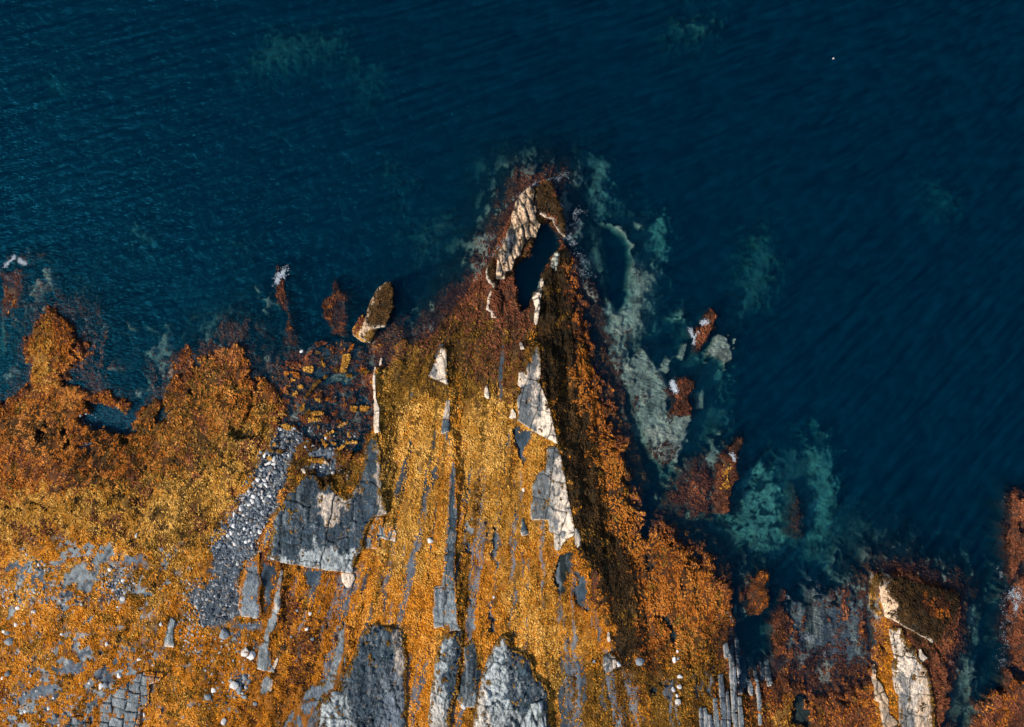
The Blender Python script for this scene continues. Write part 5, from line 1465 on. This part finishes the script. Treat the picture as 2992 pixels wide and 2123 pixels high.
def foam(label, c, line, width, n, size=.12, lace=.5):
    """bubbles and lace of foam along a line, each a low irregular dome"""
    pl = np.array(P(c, line))
    seg = np.hypot(*np.diff(pl, axis=0).T)
    cum = np.concatenate([[0], np.cumsum(seg)])
    n = int(n * 8)
    t = RNG.random(n) * cum[-1]
    k = np.clip(np.searchsorted(cum, t, side='right') - 1, 0, len(seg) - 1)
    f = ((t - cum[k]) / seg[k])[:, None]
    p = pl[k] * (1 - f) + pl[k + 1] * f
    q = p + RNG.normal(0, .5, (n, 2)) * width
    rid = .95 * (fbm(q[:, 0] * 1.6, q[:, 1] * 1.6, 5, 500, .7) * .5 + .5) + .25 * RNG.random(n)
    core = np.exp(-((q - p) ** 2).sum(1) / (width * .35) ** 2)
    ok = rid + (.75 - lace) * core * 1.1 > .38 + lace * .62
    q = q[ok]
    m = len(q)
    V = []
    if m:
        sz = size * (.14 + .26 * RNG.random(m) ** 2)
        z = np.maximum(grid_at(Z, q[:, 0], q[:, 1]) + .07, .07)
        ang = RNG.random(m) * 6.283
        el = .3 + .5 * RNG.random(m)
        V = np.zeros((m, 8, 3))
        for a_ in range(7):
            a = a_ / 7 * 6.283
            r = sz * (.6 + .6 * RNG.random(m))
            u, v = r * math.cos(a), r * el * math.sin(a)
            V[:, a_] = np.stack([q[:, 0] + u * np.cos(ang) - v * np.sin(ang), q[:, 1] + u * np.sin(ang) + v * np.cos(ang), z - .04], -1)
        V[:, 7] = np.stack([q[:, 0], q[:, 1], z + sz * .4], -1)
        b_ = np.arange(m)[:, None] * 8
        T = np.concatenate([np.stack([b_[:, 0] + a_, b_[:, 0] + (a_ + 1) % 7, b_[:, 0] + 7], -1) for a_ in range(7)])
        V = list(V.reshape(-1, 3))
    if V:
        link('foam', mesh_from('foam', np.array(V), np.array(T), None, tri=True), m_foam, label=label, category='foam', kind='stuff')


foam('bright wedge of foam breaking on the left sunken reef', 'D', [(735, 600), (715, 640), (690, 670), (660, 730)], .45, 260, .13, .35)
foam('curved white foam line at the left picture edge', 'A', [(0, 570), (50, 530), (80, 500), (100, 470)], .22, 150, .12, .3)
foam('short foam curl beside the left edge foam', 'A', [(140, 500), (170, 535), (210, 540)], .22, 110, .11, .3)
foam('thin foam fringe on the left side of the tip rock', 'G', [(580, 970), (650, 790), (720, 700), (745, 650)], .3, 90, .07, .55)
foam('thin foam fringe at the very top of the tip rock', 'G', [(820, 350), (940, 260), (985, 225), (1050, 235), (1110, 195)], .35, 150, .08, .5)
foam('broken foam flecks above the weedy rock arm', 'G', [(1150, 200), (1190, 170), (1240, 140)], .5, 60, .08, .55)
foam('curved foam streak right of the weedy rock arm', 'G', [(1150, 340), (1180, 380), (1210, 410)], .25, 90, .10, .4)
foam('lacy foam drifting in the gap right of the still pool', 'G', [(1330, 400), (1310, 500), (1240, 560), (1250, 660), (1260, 720), (1330, 760), (1360, 850), (1390, 970)], 1.0, 520, .075, .62)
foam('foam swirl round the left of the small round reef', 'J', [(870, 1240), (880, 1300), (900, 1310), (895, 1360), (930, 1250)], .25, 170, .09, .4)
foam('white splash across the top of the small round reef', 'J', [(960, 1200), (990, 1190), (1010, 1175)], .3, 80, .10, .35)
foam('spindle-shaped white foam on the sunken reef off the right shore', 'K', [(545, 50), (560, 90), (590, 150)], .28, 150, .12, .25)
foam('foam patch on the narrow right reef', 'K', [(1105, 740), (1120, 780), (1140, 800)], .3, 110, .11, .35)
foam('foam patch on the shallow flat at the lower right', 'L', [(1750, 830), (1800, 850), (1830, 810)], .7, 130, .08, .55)
foam('faint foam thread above the shallow flat', 'L', [(1555, 450), (1605, 465)], .15, 35, .06, .5)
foam('thin foam thread at the head of the lower right inlet', 'L', [(1020, 600), (1060, 650), (1075, 680)], .12, 45, .06, .4)
foam('lacy foam against the right edge reef', 'N', [(1660, 200), (1680, 380), (1720, 500), (1740, 680), (1700, 1080)], .8, 260, .07, .62)
foam('foam lace washing over the right edge reef', 'N', [(1800, 380), (1830, 470), (1800, 530), (1840, 590)], .7, 230, .09, .55)
foam('pale foam thread beside the fan-shaped rock foot', 'N', [(60, 950), (90, 1000), (160, 1030)], .4, 60, .06, .55)

# ------------------------------------------------------------------ a seabird far out on the water
bx, by = P('O', [(1868, 125)])[0]
bird = empty('seabird', (bx, by, .12), label='tiny white seabird far out on the sea at the upper right', category='bird')
m_b, ntb, bb = nmat('white_feathers')
bb.inputs['Base Color'].default_value = (.8, .8, .8, 1)
u = np.linspace(0, 1, 9)
vv = np.linspace(0, 2 * math.pi, 9)
rad = .055 * np.sin(np.pi * np.clip(u, .02, .98)) ** .7
Vb = [(math.sin(R_(-30)) * (t - .5) * .24 * -1 + r * math.cos(a) * .8, math.cos(R_(-30)) * (t - .5) * .24 + r * math.cos(a) * .3, r * math.sin(a) * .8) for t, r in zip(u, rad) for a in vv]
link('body', mesh_from('body', np.array(Vb), grid_faces(9, 9)), m_b, bird)
for s in (-1, 1):
    Vw = [(s * .03, -.05, .05), (s * .03, .05, .05), (s * .07, .03, .045), (s * .06, -.10, .03)]
    link('wing', mesh_from('wing', np.array(Vw), [(0, 1, 2, 3)]), m_b, bird)
